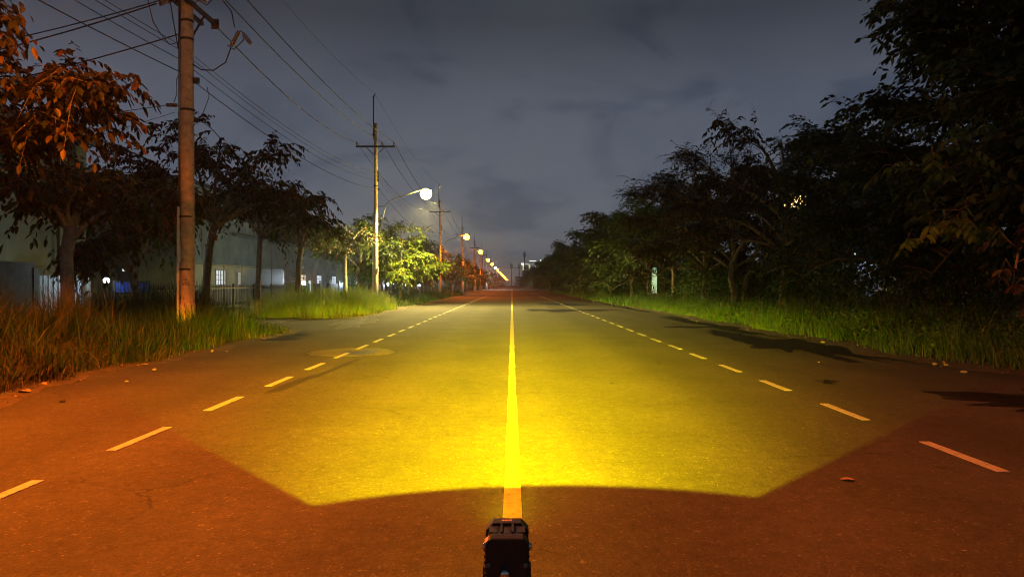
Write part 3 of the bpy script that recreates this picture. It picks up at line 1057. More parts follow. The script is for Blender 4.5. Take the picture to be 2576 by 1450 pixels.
# broad-leaved weeds on the unlit verge
rg = np.random.default_rng(55)
n = 26000
kx = rg.uniform(8.7, 12.6, 420)
ky = rg.uniform(10, 52, 420)
kh = rg.uniform(.25, .95, 420)
q = rg.integers(0, 420, n)
x = kx[q] + rg.normal(0, .17, n)
yy_ = ky[q] + rg.normal(0, .17, n)
ok = x > np.array([right_edge(v) for v in yy_]) + .3
P = np.stack([x, yy_, kh[q] * rg.random(n) ** .6 + .03], 1)[ok]
D = norm(rg.normal(0, 1, (len(P), 3)) * np.array([1, 1, .5]) + np.array([0, 0, .1]))
L = .075 * rg.uniform(.6, 1.5, len(P))
tag(link('weed_patch', leaves_mesh('weed_patch', P, D, L, L * .6, rg, M_WEED, True)), 'broad-leaved weeds mixed into the verge on the unlit side', 'weeds', kind='stuff')
# leaf litter and grit along the edges
rg = np.random.default_rng(56)
Pl = []
for _ in range(900):
    y = rg.uniform(4, 60)
    if rg.random() < .5:
        Pl.append((left_edge(y) + rg.normal(-.15, .28), y, .014))
    else:
        Pl.append((right_edge(y) + rg.normal(.12, .3), y, .014))
P = np.array(Pl)
D = norm(rg.normal(0, 1, (len(P), 3)) * np.array([1, 1, .12]) + np.array([0, 0, .08]))
L = rg.uniform(.04, .12, len(P))
tag(link('leaf_litter', leaves_mesh('leaf_litter', P, D, L, L * .55, rg, M_LITTER, False, .2)), 'dry leaf litter scattered along both asphalt edges', 'leaf litter', kind='stuff')

# single stones and leaves on the road


def stone(loc, r, seed, label):
    r *= .62
    rs = random.Random(seed)
    mb = MB()
    nseg = 8
    rings = [(.0, .62), (.25, 1.0), (.62, .86), (.9, .45)]
    vs_ = []
    for z, q in rings:
        for k in range(nseg):
            a = 2 * math.pi * k / nseg
            w = q * rs.uniform(.82, 1.15)
            vs_.append((r * w * math.cos(a) * 1.25, r * w * math.sin(a), r * z * rs.uniform(.9, 1.1)))
    fs = [tuple(reversed(range(nseg))), tuple(range(3 * nseg, 4 * nseg))]
    for i in range(3):
        for k in range(nseg):
            fs.append((i * nseg + k, i * nseg + (k + 1) % nseg, (i + 1) * nseg + (k + 1) % nseg, (i + 1) * nseg + k))
    mb.add(vs_, fs)
    o = mb.build('stone', M_STONE, None, True, loc)
    o.rotation_euler[2] = rs.uniform(0, 6)
    return tag(o, label, 'stone', 'stones along the road edges')


def ground_pt(vx, vy, z=0.004):
    Y = 1.5 * FPX / (vy - 717.0)
    return ((vx - 1287.5) / FPX * Y, Y, z)


stone(ground_pt(2070, 862, .006), .09, 1, 'pale stone at the weed edge above the dark wet strip')
stone(ground_pt(2352, 918, .006), .085, 2, 'pinkish stone beside the dirt patch, left of its neighbour')
stone(ground_pt(2380, 920, .006), .07, 3, 'flatter stone beside the dirt patch, right of its neighbour')
stone(ground_pt(2425, 938, .006), .08, 4, 'stone lying on the bare dirt near the frame edge')
stone(ground_pt(388, 932, .006), .07, 5, 'small lit stone on asphalt in front of the dry grass')
stone(ground_pt(2060, 912, .006), .035, 6, 'tiny pebble in the wet strip beside the road')
stone(ground_pt(318, 961, .006), .045, 7, 'tiny flat pebble on asphalt near the dry grass')


M_LITTERD = pmat('rotten_leaf', (0.016, 0.013, 0.010), 0.8)


def leaf_obj(loc, size, rz, label):
    mb = MB()
    pr = [(0, -.5), (.22, -.28), (.3, 0), (.2, .3), (0, .55), (-.2, .3), (-.3, 0), (-.22, -.28)]
    vs_ = [(0, 0, .0)] + [(x * size, y_ * size, .22 * size * (abs(x) * 2) ** 1.5 + .02 * size) for x, y_ in pr]
    vs_ += [(v[0], v[1], v[2] + .004) for v in vs_]
    k = len(pr)
    fs = [(0, 1 + (i + 1) % k, 1 + i) for i in range(k)] + [(k + 1, k + 2 + i, k + 2 + (i + 1) % k) for i in range(k)]
    fs += [(1 + i, 1 + (i + 1) % k, k + 2 + (i + 1) % k, k + 2 + i) for i in range(k)]
    mb.add(vs_, fs)
    o = mb.build('fallen_leaf', M_LITTERD if 'dark' in label and 'dark asphalt' not in label else M_LITTER, None, False, loc)
    o.rotation_euler[2] = rz
    return tag(o, label, 'leaf', 'fallen leaves on the road')


leaf_obj(ground_pt(2133, 1208), .10, 1.2, 'curled dry leaf on dark asphalt outside the yellow beam')
leaf_obj(ground_pt(1655, 915), .14, .5, 'dark curled leaf on the road just inside the lane dashes')
leaf_obj(ground_pt(60, 988, .02), .22, 1.3, 'large fallen leaf below the dry grass at the frame edge')
leaf_obj(ground_pt(362, 918, .01), .16, 1.7, 'fallen leaf just behind the small lit stone')
leaf_obj(ground_pt(1540, 965), .10, 2.5, 'small dark leaf lying in the yellow beam')
leaf_obj(ground_pt(155, 1010, .006), .14, .8, 'dark twig-like leaf on the orange asphalt below the grass')
# a discarded tin half hidden in the weeds by the dirt patch
tn = MB()
tn.lathe([(.075, 0), (.082, .01), (.078, .02), (.078, .10), (.082, .11), (.078, .12), (.078, .2), (.083, .21), (.07, .21), (.068, .05)], 18, axis='Y')
o = tn.build('paint_tin', pmat('rusty_tin', (.07, .06, .03), .7, .3, noise=(12, .5)), None, True, ground_pt(2396, 905, .085))
o.rotation_euler = (0, 0, R(-25))
tag(o, 'rusty open tin lying on its side at the weed edge', 'tin')

# ------------------------------------------------------------------ street lamps


def spot(name, col, power, parent, loc, size=164, blend=.25, rad=.30):
    l = bpy.data.lights.new(name, 'SPOT')
    l.color = col
    l.energy = power
    l.spot_size = R(size)
    l.spot_blend = blend
    l.shadow_soft_size = rad
    o = bpy.data.objects.new(name, l)
    COL.objects.link(o)
    o.parent = parent
    o.location = loc
    return o


POLE_X = -9.15
LAMP_DX = 3.32
LAMP_Z = 7.78


def lamp_parts():
    arm = MB()
    pts = [(.12, 0, 5.95), (.48, 0, 5.98)]
    arm.tube(pts, .03, 6)
    arm.tube([(.12, 0, 6.78), (.68, 0, 6.78)], .03, 6)
    pth = [(.50, 0, 5.95), (.60, 0, 6.45), (.72, 0, 6.85), (.95, 0, 7.12), (1.35, 0, 7.32), (2.0, 0, 7.52), (LAMP_DX - .32, 0, 7.86)]
    arm.tube(pth, .034, 7)
    arm = arm.mesh('arm', M_STEEL, True)
    head = MB()
    vs_, n = [], 14
    # cobra-head shell: tapered shallow hood
    prof = [(-.45, .06, .05), (-.28, .10, .08), (-.05, .17, .13), (.20, .19, .14), (.38, .15, .10), (.46, .05, .03)]
    b = MB()
    for x, w, h in prof:
        for k in range(n):
            a = 2 * math.pi * k / n
            zz = math.sin(a)
            vs_.append((LAMP_DX + x, w * math.cos(a), LAMP_Z + .07 + (h * zz if zz > 0 else .035 * zz)))
    fs = []
    for i in range(len(prof) - 1):
        for k in range(n):
            fs.append((i * n + k, i * n + (k + 1) % n, (i + 1) * n + (k + 1) % n, (i + 1) * n + k))
    fs += [tuple(reversed(range(n))), tuple((len(prof) - 1) * n + k for k in range(n))]
    head.add(vs_, fs)
    head = head.mesh('head', M_STEEL, True)
    lens = MB()
    lens.lathe([(.36 * math.sin(math.pi * (q + .4) / 10.4), -.17 - .36 * math.cos(math.pi * (q + .4) / 10.4)) for q in range(10)], 16, c=(LAMP_DX + .08, 0, LAMP_Z))  # oversized ball: the lamp's glare is built into the lens shape
    out = []
    for nm, mt in (('o', M_LENSO), ('w', M_LENSW), ('c', M_LENSC)):
        out.append(lens.mesh('lens', mt, True))
    return arm, head, dict(zip('owc', out))


ARM, HEAD, LENS_GLARE = lamp_parts()
LCOL = {'o': SODIUM, 'w': WARM, 'c': (0.9, 0.95, 1.0)}
lamps = [(6.0, 'o'), (45.7, 'w'), (86.3, 'o'), (125.0, 'o'), (165.0, 'o'), (197.0, 'o'), (241.0, 'c'), (280.0, 'o')]
lamps += [(280.0 + 40 * k, 'o') for k in range(1, 14)]
ordn = ['overhead street lamp lighting the near road orange', 'warm white street lamp on the crossarm pole, brightest of all', 'second street lamp along the road, orange globe of light',
        'third street lamp along the road, glowing orange', 'fourth street lamp along the road, glowing orange', 'fifth street lamp along the road, glowing orange',
        'whitish street lamp among the orange ones further on', 'first orange street lamp beyond the whitish one']
for k, (y, c) in enumerate(lamps):
    lab = ordn[k] if k < len(ordn) else 'tiny orange street lamp in the far row towards the horizon'
    e = empty('street_lamp', (POLE_X, y, 0), 0, lab, 'street lamp', 'street lamps on the factory side')
    link('arm', ARM, e)
    link('head', HEAD, e)
    link('lens', LENS_GLARE[c], e)
    P_ = {'o': 11000, 'w': 24000, 'c': 14000}[c]
    if k == 0:
        P_ = 14000
    if y < 420:
        spot('lamp_light', LCOL[c], P_, e, (LAMP_DX + .08, 0, LAMP_Z - .62), blend=.55 if k == 0 else .25)

# ------------------------------------------------------------------ utility poles


def insulator(mb, c, h=.26, r=.075):
    x, y, z = c
    mb.lathe([(.018, 0), (.018, .06), (r, .065), (r * .8, .10), (r * .55, .105), (r * .9, .12), (r * .7, .16), (r * .5, .165), (r * .72, .18), (r * .55, .22), (.03, .235), (.03, h)], 10, c=c)


def pole_parts():
    sh = MB().lathe([(.165, -.1), (.155, 2), (.14, 6), (.122, 10), (.108, 12.35), (.09, 12.37)], 14)
    ext = MB()
    ext.box((-.15, 0, 12.75), (.07, .07, 2.9))
    ext.box((-.15, 0, 14.18), (.16, .05, .05))
    ext.box((-.13, 0, 11.6), (.22, .26, .05))
    ext.box((-.13, 0, 12.1), (.22, .26, .05))
    ca = MB().box((0, -.16, 10.78), (2.6, .09, .11))
    br = [MB().tube([(s * .62, -.16, 10.72), (s * .11, -.13, 10.25)], .028, 5) for s in (-1, 1)]
    ins = []
    for x in (-1.25, .45, 1.25):
        m = MB()
        insulator(m, (x, -.16, 10.84))
        ins.append(m)
    ti = MB()
    insulator(ti, (-.06, 0, 14.15), .2, .05)
    rack = MB()
    for z in (8.55, 8.8, 9.05):
        rack.lathe([(.03, -.06), (.05, -.03), (.03, 0), (.05, .03), (.03, .06)], 8, c=(.2, -.05, z))
    rack.box((.165, -.05, 8.8), (.04, .05, .75))
    clamp = MB().lathe([(.15, -.04), (.155, 0), (.15, .04)], 14, c=(0, 0, 8.15))
    clamp.box((.2, 0, 7.95), (.12, .06, .10))
    return dict(shaft=sh.mesh('shaft', M_POLE, True), extension=ext.mesh('extension', M_DARKST), crossarm=ca.mesh('crossarm', M_DARKST),
                brace=[b.mesh('brace', M_DARKST) for b in br], insulator=[i_.mesh('insulator', M_PORC, True) for i_ in ins],
                top=ti.mesh('insulator', M_PORC, True), rack=rack.mesh('cable_rack', M_DARKST), clamp=clamp.mesh('pole_band', M_DARKST))


PP = pole_parts()
poleY = [6.0, 45.9, 86.8, 127.0, 169.0, 210.0, 250.0, 290.0]
plab = ['concrete pole carrying the overhead near lamp', 'concrete utility pole with crossarm and the brightest street lamp', 'second crossarm pole, just past the lamp-lit tree',
        'crossarm pole near the second orange lamp', 'crossarm pole in the distance behind the third orange lamp', 'far crossarm pole beyond the fourth orange lamp',
        'tiny crossarm pole far down the lamp row', 'tiny crossarm pole farthest down the lamp row']
for k, y in enumerate(poleY):
    e = empty('utility_pole', (POLE_X, y, 0), 0, plab[k], 'utility pole', 'crossarm poles on the factory side')
    link('shaft', PP['shaft'], e)
    for nm in ('extension', 'crossarm'):
        link(nm, PP[nm], e)
    for m in PP['brace']:
        link('brace', m, e)
    for m in PP['insulator'] + [PP['top']]:
        link('insulator', m, e)
    link('cable_rack', PP['rack'], e)
    link('pole_band', PP['clamp'], e)
    if k == 1:
        cd = MB().tube([(-.19, .02, 0), (-.175, .02, 5), (-.16, .02, 6.4)], .05, 8)
        cd.build('conduit', M_PVC, e, True)
        mb = MB().box((.17, -.12, 2.55), (.10, .10, .28))
        mb.build('meter_box', M_PVC, e)
# extra plain poles that carry the lamps between
for y in (125.0, 165.0, 197.0, 241.0):
    e = empty('utility_pole', (POLE_X, y, 0), 0, 'plain lamp pole standing between the crossarm poles', 'utility pole', 'plain lamp poles')
    link('shaft', PP['shaft'], e)
    e.scale = (1, 1, .82)

# --- the numbered junction pole near the camera
PX, PY = at(472, 717, 17.0).x, 17.0
jp = empty('junction_pole', (PX, PY, 0), 0, 'near concrete pole with painted number, fuse switches and pale conduit', 'utility pole')
MB().lathe([(.172, -.1), (.168, 1), (.158, 4), (.146, 8), (.135, 11.2), (.12, 11.22)], 20).build('shaft', M_POLE, jp, True)
MB().tube([(-.215, -.06, -.05), (-.212, -.06, 1.6), (-.205, -.06, 3.0), (-.19, -.06, 3.45)], .034, 10).build('conduit', M_PVC, jp, True)
MB().tube([(-.16, -.05, 3.5), (-.155, -.05, 6.0), (-.15, -.05, 8.9)], .045, 8).build('riser_pipe', M_STEEL, jp, True)
for z in (1.9, 3.2):
    MB().lathe([(.172, -.02), (.178, 0), (.172, .02)], 18, c=(-.02, -.01, z)).build('pole_band', M_DARKST, jp)
for z in (7.6, 8.05, 5.85):
    MB().lathe([(.155, -.03), (.163, 0), (.155, .03)], 18, c=(0, 0, z)).build('pole_band', M_DARKST, jp)
MB().lathe([(.170, -.12), (.182, -.10), (.182, .12), (.170, .14)], 20, c=(0, 0, .9)).build('base_collar', M_POLE, jp, True)
# two parallel arms running along the line of the road
for q, x in enumerate((.17, -.17)):
    a = MB()
    a.box((x, .15, 8.45), (.085, 2.1, .10))
    a.build('crossarm', M_DARKST, jp)
MB().box((.17, 1.21, 8.45), (.20, .03, .26)).build('arm_end_plate', M_DARKST, jp)
a2 = MB().box((0, -.2, 9.65), (1.7, .09, .11))
a2.build('crossarm', M_DARKST, jp)
for x in (-.3, .3):
    m = MB()
    insulator(m, (x, -.2, 9.70))
    m.build('insulator', M_PORC, jp, True)
m = MB()
insulator(m, (0, 0, 11.2), .22, .06)
m.build('insulator', M_PORC, jp, True)
MB().tube([(.17, .55, 8.40), (.10, .1, 7.75)], .028, 5).build('brace', M_DARKST, jp)
# fuse cut-outs hanging off the arm
for (x, y, z, tilt) in ((1.05, .35, 7.75, -.5), (.62, -.25, 8.62, -.4)):
    c = MB()
    c.lathe([(.03, -.22), (.055, -.20), (.04, -.16), (.06, -.12), (.04, -.08), (.06, -.04), (.04, 0), (.06, .04), (.04, .08), (.06, .12), (.04, .16), (.055, .2), (.03, .22)], 9)
    o = c.build('fuse_insulator', M_PORC, jp, True, (x, y, z))
    o.rotation_euler = (0, R(28), 0)
    f = MB().tube([(-.10, 0, -.24), (.10, 0, -.26), (.20, 0, .05), (.16, 0, .22), (.02, 0, .24)], .014, 5)
    f.build('fuse_frame', M_DARKST, o)
    h = MB().lathe([(.035, -.16), (.05, -.14), (.05, .12), (.04, .16)], 8)
    h = h.build('fuse_hood', M_GREYS, o, True, (.27, 0, .14))
    h.rotation_euler = (0, R(115), 0)
MB().tube([(.17, .0, 8.50), (.45, .05, 8.72), (.8, .15, 8.66), (1.0, .25, 8.4), (1.05, .32, 8.02)], .014, 5).build('jumper_cable', M_WIRE, jp)
MB().tube([(.95, .33, 7.52), (.85, .25, 7.12), (.6, .12, 6.88), (.35, 0, 6.85), (.15, -.05, 6.98)], .016, 5).build('jumper_cable', M_WIRE, jp)
MB().tube([(-.45, .05, 8.6), (-.35, .0, 8.1), (-.24, -.05, 7.6), (-.18, -.1, 7.35), (-.15, -.1, 7.8), (-.12, -.1, 8.6)], .014, 5).build('jumper_cable', M_WIRE, jp)
MB().tube([(-1.0, .05, 8.6), (-.85, .0, 8.05), (-.65, -.05, 7.75), (-.4, -.08, 7.45), (-.16, -.1, 7.5)], .012, 5).build('jumper_cable', M_WIRE, jp)
MB().tube([(.45, .1, 6.45), (.52, .05, 6.2), (.4, .0, 5.8), (.17, -.08, 5.4)], .009, 5).build('jumper_cable', M_WIRE, jp)
MB().tube([(-.15, -.08, 6.75), (-.24, -.05, 6.6), (-.25, -.02, 6.25), (-.33, .0, 6.05)], .010, 5).build('jumper_cable', M_WIRE, jp)
MB().box((.23, -.02, 6.58), (.14, .08, .14)).build('cable_clamp', M_DARKST, jp)
st = MB()
for j in range(4):
    st.lathe([(.02, -.03), (.05, -.02), (.05, .02), (.02, .03)], 8, c=(-.28 - .07 * j, 0, 5.98), axis='X')
st.build('strain_insulator', M_PORC, jp)
st = MB()
for j in range(5):
    st.lathe([(.02, -.03), (.065, -.02), (.065, .02), (.02, .03)], 8, c=(-.30 - .09 * j, 0, 8.62 - .03 * j), axis='X')
st.build('strain_insulator', M_PORC, jp)


def text_mesh(txt, size, mat, name):
    cu = bpy.data.curves.new(name, 'FONT')
    cu.body = txt
    cu.size = size
    cu.align_x = 'CENTER'
    cu.extrude = 0.0
    ob = bpy.data.objects.new(name, cu)
    COL.objects.link(ob)
    dg = bpy.context.evaluated_depsgraph_get()
    me = bpy.data.meshes.new_from_object(ob.evaluated_get(dg))
    bpy.data.objects.remove(ob)
    bpy.data.curves.remove(cu)
    me.materials.clear()
    me.materials.append(mat)
    me.name = name
    return me


tm = text_mesh('692', .115, M_INK, 'painted_number')
for v in tm.vertices:
    x, z = v.co.x * 1.15, v.co.y
    a = x / .171
    v.co = (.1725 * math.sin(a), -.1725 * math.cos(a), z)
link('painted_number', tm, jp, (0, 0, 1.50)).rotation_euler[2] = R(8)
bar = MB()
prev = None
vs_, fs = [], []
for k in range(7):
    a = -.42 + .14 * k
    for z in (1.635, 1.650):
        vs_.append((.1725 * math.sin(a), -.1725 * math.cos(a), z))
    if k:
        fs.append((2 * k - 2, 2 * k, 2 * k + 1, 2 * k - 1))
MB().add(vs_, fs).build('painted_bar', M_INK, jp)

# ------------------------------------------------------------------ overhead wires


def wire(pts, label, r=.014, sag=.5, group=None, seg=14):
    mb = MB()
    allp = []
    for i in range(len(pts) - 1):
        a, b = Vector(pts[i]), Vector(pts[i + 1])
        sg = sag[i] if isinstance(sag, (list, tuple)) else sag
        for k in range(seg + (1 if i == len(pts) - 2 else 0)):
            t = k / seg
            p = a.lerp(b, t)
            p.z -= 4 * sg * t * (1 - t)
            allp.append(p)
    mb.tube(allp, r, 5)
    o = mb.build('overhead_wire', M_WIRE)
    return tag(o, label, 'wire', group)


ins_l, ins_m, ins_r = POLE_X - 1.25, POLE_X + .45, POLE_X + 1.25
farY = poleY[2:]
ZI = 11.08
wire([(PX + .17, PY + 1.2, 8.42), (ins_l, 45.74, ZI)] + [(ins_l, y - .16, ZI) for y in farY], 'heavy wire from the numbered pole to the crossarm end away from the road', .017, [.55] + [1.35] * len(farY), 'power conductors')
wire([(PX - .3, PY - .2, 9.96), (ins_m, 45.74, ZI)] + [(ins_m, y - .16, ZI) for y in farY], 'heavy wire to the middle insulator of the crossarm', .017, [.55] + [1.35] * len(farY), 'power conductors')
wire([(PX + .3, PY - .2, 9.96), (ins_r, 45.74, ZI)] + [(ins_r, y - .16, ZI) for y in farY], 'heavy wire to the roadside insulator of the crossarm', .017, [.5] + [1.35] * len(farY), 'power conductors')
wire([(PX, PY, 11.42), (POLE_X - .06, 45.9, 14.35)] + [(POLE_X - .06, y, 14.35) for y in farY], 'thin topmost wire running to the tip of the pole extension', .007, [.4] + [.8] * len(farY))
for q, (h1, h2, rad, lab) in enumerate(((7.48, 9.05, .008, 'uppermost of the four thin lower cables'), (7.36, 8.8, .008, 'second from top of the four thin lower cables'),
                                        (7.12, 8.55, .009, 'third from top of the four thin lower cables'), (6.62, 7.95, .012, 'lowest of the lower cables, clamped to the numbered pole'))):
    wire([(PX - .55, 4.3, h1 - .1), (PX - .19 if q < 3 else PX - .16, PY + .12, h1 + (.18 if q == 3 else 0)), (POLE_X + .22, 45.85, h2)] + [(POLE_X + .22, y, h2) for y in farY[:3]], lab, rad, [.15, .62, 1.2, 1.2, 1.2], 'lower cables')
wire([(PX - .1, PY, 8.75), (-20.0, 18.3, 7.1)], 'topmost cable from the numbered pole towards the factory', .015, .32, 'service cables')
wire([(PX - .75, PY, 8.50), (-20.0, 18.4, 6.75)], 'middle cable from the numbered pole towards the factory', .018, .30, 'service cables')
wire([(PX - .18, PY - .05, 7.72), (-20.0, 18.5, 5.9)], 'third cable down from the numbered pole towards the factory', .016, .25, 'service cables')
wire([(PX - .5, PY, 5.98), (-20.0, 18.6, 5.6)], 'lowest service wire leaving the numbered pole towards the tree', .009, .2, 'service cables')
wire([(PX - .3, PY, 5.8), (-20.0, 19.0, 3.4)], 'faint slanting wire below the lowest service wire', .006, .1, 'service cables')
# cable strung across the far end of the road
wire([(POLE_X, 250, 8.6), (15, 255, 8.2)], 'single cable strung across the far road', .05, .5)

# ------------------------------------------------------------------ factory buildings (left)
f1_ = empty('factory_building', (-20, 12, 0), 0, 'tall greenish-grey factory block at the frame edge behind the trees', 'building')


def P_(name, mb, mat, parent, smooth=False):
    return mb.build(name, mat, parent, smooth)


P_('wall', MB().box((-6, 4.0, 4.0), (12, 31.4, 8.0)), M_WALL, f1_)
P_('corner_column', MB().box((.06, 19.35, 4.05), (.36, .75, 8.1)), M_WALL, f1_)
rf_ = P_('roof', MB().prism([(-12.6, 8.05), (.55, 8.05), (.55, 8.3), (-5.5, 10.6), (-12.6, 8.6)], -12, 19.9, 'Y'), M_ROOF, f1_)
P_('gutter', MB().box((.62, 4.0, 8.02), (.16, 31.8, .16)), M_DARKST, rf_)
P_('downpipe', MB().tube([(.16, 17.9, 8.0), (.16, 17.9, .3)], .06, 8), M_DARKST, f1_)
P_('plinth', MB().box((.04, 4.0, 1.2), (.12, 31.2, 2.3)), M_PLINTH, f1_)
for k in range(4):
    P_('panel_joint', MB().box((.012, -8 + k * 6.2, 5.2), (.024, .06, 5.4)), M_PLINTH, f1_)

f2_ = empty('warehouse', (-25, 51, 0), 0, 'long warehouse with small lit windows behind the chain-link fence', 'building')
P_('wall', MB().box((-12, 49, 3.0), (24, 98, 6.0)), M_WALL, f2_)
P_('wall', MB().box((-3.2, 9.0, 7.75), (6.2, 17.6, 3.5)), M_WALL, f2_)
P_('upper_cladding', MB().box((-12.8, 57.5, 7.8), (22.5, 79.2, 3.6)), M_WALLD, f2_)
rf_ = P_('roof', MB().prism([(-6.9, 9.25), (-6.75, 9.55), (-6.4, 9.72), (.55, 9.62), (.55, 9.50), (-6.2, 9.50), (-6.5, 9.25)], -.7, 18.2, 'Y'), M_ROOF, f2_)
P_('roof_edge', MB().box((-12.4, 57.8, 9.75), (23.8, 80.2, .22)), M_ROOF, rf_)
P_('side_block', MB().box((-10.5, 6.0, 4.55), (8.2, 11.6, 9.1)), M_WALLD, f2_)
P_('ledge', MB().box((.16, 54, 6.02), (.34, 88, .18)), M_PLINTH, f2_)
for k in range(12):
    P_('panel_joint', MB().box((.008, 4 + k * 8.0, 3.6), (.018, .07, 4.6)), M_PLINTH, f2_)
for yc, w, z0, z1, m in ((7.5, 2.0, 1.55, 2.78, M_WIN), (11.2, 1.2, 1.6, 2.7, M_WIN), (30.6, 2.0, 1.55, 2.75, M_WIN2), (37.3, 2.3, 1.5, 2.75, M_WIN), (44.6, 2.3, 1.5, 2.75, M_WIN), (58.0, 2.2, 1.5, 2.75, M_WIN), (82, 2.5, 1.5, 2.75, M_WIN)):
    wz = (z0 + z1) / 2
    wn = MB()
    wn.box((.045, yc, z0 - .05), (.12, w + .2, .08))
    wn.box((.045, yc, z1 + .05), (.12, w + .2, .08))
    for s in (-1, 1):
        wn.box((.045, yc + s * (w / 2 + .05), wz), (.118, .09, z1 - z0 + .02))
    wn.box((.04, yc, wz), (.09, .06, z1 - z0 - .004))
    wob = P_('window', wn, M_FRAME, f2_)
    for s in (-1, 1):
        P_('pane', MB().box((.012, yc + s * w / 4, wz), (.02, w / 2 - .1, z1 - z0 - .03)), m if not (yc == 11.2 and s < 0) else M_DGLASS, wob)
    mu = MB()
    for q in (1, 2):
        mu.box((.045, yc, z0 + (z1 - z0) * q / 3), (.05, w - .03, .035))
    for s in (-1, 1):
        mu.box((.043, yc + s * w / 4, wz), (.05, .035, z1 - z0 - .03))
    P_('mullion', mu, M_FRAME, wob)
for yc in (45.0, 66.0):
    P_('louvre', MB().box((.03, yc, 4.3), (.06, 1.9, 1.5)), M_FRAME, f2_)
# end-wall window with a bright grille, seen through the low tree
wn = MB().box((-3.7, -.04, 2.45), (1.5, .06, 1.3))
wo = P_('window', wn, M_FRAME, f2_)
P_('pane', MB().box((-3.55, -.085, 2.75), (1.0, .02, .38)), M_WIN, wo)

# ------------------------------------------------------------------ fences, gate, fence lamps (left)
FX = -16.0
gp = empty('slatted_gate', (FX - .6, 26.2, 0), R(90), 'pale grey slatted metal gate beside the bright gate lamp', 'gate')
for k in range(9):
    P_('slat', MB().box((-2.2 + k * .27, 0, 1.0), (.20, .03, 1.7)), M_GREYS, gp)
for z in (.3, 1.75):
    P_('rail', MB().box((-1.1, .04, z), (2.6, .05, .08)), M_GREYS, gp)
for x in (-2.55, .35):
    P_('gate_post', MB().box((x, 0, 1.05), (.28, .28, 2.1)), M_PLINTH, gp)
w0 = empty('boundary_wall', (FX - .6, 15.2, 0), 0, 'low dark boundary wall at the frame edge before the gate', 'wall')
P_('wall', MB().box((0, 0, 1.1), (.22, 16.6, 2.2)), M_PLINTH, w0)
P_('coping', MB().box((0, 0, 2.24), (.32, 16.7, .09)), M_PLINTH, w0)
sl = MB().box((FX + 1.2, 25.2, .2), (.9, 3.6, .24))
tag(sl.build('culvert_slab', M_PVC), 'pale concrete slab bridging the ditch before the gate', 'slab')
sl = MB().box((FX + 2.8, 24.6, .14), (.5, 3.2, .2))
tag(sl.build('culvert_slab', M_PVC), 'second pale concrete slab, nearer the grass', 'slab')
bb = empty('blue_barrier', (FX + .1, 28.6, 0), R(90), 'blue slatted barrier shining beside the gate lamp', 'barrier')
for k in range(10):
    P_('slat', MB().box((-1.15 + k * .25, 0, 1.42), (.15, .03, .42)), M_BLUE, bb)
for z in (1.18, 1.66):
    P_('rail', MB().box((0, .035, z), (2.6, .04, .05)), M_DARKST, bb)
for x in (-1.28, 1.28):
    P_('post', MB().box((x, .02, .85), (.08, .08, 1.7)), M_DARKST, bb)

cf = empty('chain_link_fence', (FX, 33.0, 0), 0, 'chain-link fence on dark posts in front of the warehouse', 'fence')
FL = 15.0
mesh_w = MB()
hh = 2.55
step = .125
kk = 0
d = -hh
while d < FL:
    for s in (1, -1):
        y0, z0 = d, 0.0
        y1, z1 = d + hh, hh
        a0, a1 = max(y0, 0), min(y1, FL)
        if a1 > a0:
            zz0, zz1 = (a0 - d), (a1 - d)
            if s < 0:
                zz0, zz1 = hh - zz0, hh - zz1
            dx = .004 * s
            mesh_w.add([(dx, a0, zz0), (dx, a0 + .012, zz0), (dx, a1 + .012, zz1), (dx, a1, zz1), (dx + .004, a0, zz0), (dx + .004, a0 + .012, zz0), (dx + .004, a1 + .012, zz1), (dx + .004, a1, zz1)],
                       [(0, 1, 2, 3), (7, 6, 5, 4)])
    d += step
tag(P_('wire_mesh', mesh_w, M_STEEL, cf), kind='stuff')
for k in range(7):
    P_('post', MB().tube([(-.03, k * 2.5, 0), (-.03, k * 2.5, 2.65)], .035, 8), M_DARKST, cf)
P_('top_rail', MB().tube([(-.03, 0, 2.6), (-.03, FL, 2.6)], .025, 6), M_DARKST, cf)

pf_ = empty('picket_fence', (FX + .35, 29.5, 0), 0, 'low spiked iron fence in front of the chain-link', 'fence')
for z in (.35, 1.35):
    P_('rail', MB().box((0, 10.5, z), (.04, 21.0, .07)), M_DARKST, pf_)
pk = MB()
pk.box((0, 0, .75), (.022, .022, 1.3))
pk.add([(-.03, 0, 1.4), (0, -.03, 1.4), (.03, 0, 1.4), (0, .03, 1.4), (0, 0, 1.58)], [(0, 1, 4), (1, 2, 4), (2, 3, 4), (3, 0, 4), (0, 3, 2, 1)])
pkm = pk.mesh('picket', M_DARKST)
for k in range(105):
    link('picket', pkm, pf_, (0, .1 + k * .2, 0))
for k in range(8):
    P_('post', MB().box((-.05, k * 3.0, .8), (.09, .09, 1.6)), M_DARKST, pf_)

pw = empty('panel_fence', (FX, 51.0, 0), 0, 'dark blue-grey panel fence with pale posts beyond the chain-link', 'fence')
pnl = MB().box((0, 0, .85), (.05, 2.86, 1.6)).mesh('panel', pmat('blue_grey_panel', (.06, .07, .10), .8, noise=(2, .3)))
pst = MB().box((0, 0, .95), (.16, .16, 1.9)).mesh('post', M_GREYS)
for k in range(30):
    link('panel', pnl, pw, (0, 1.5 + k * 3.0, 0))
    link('post', pst, pw, (.02, k * 3.0, 0))


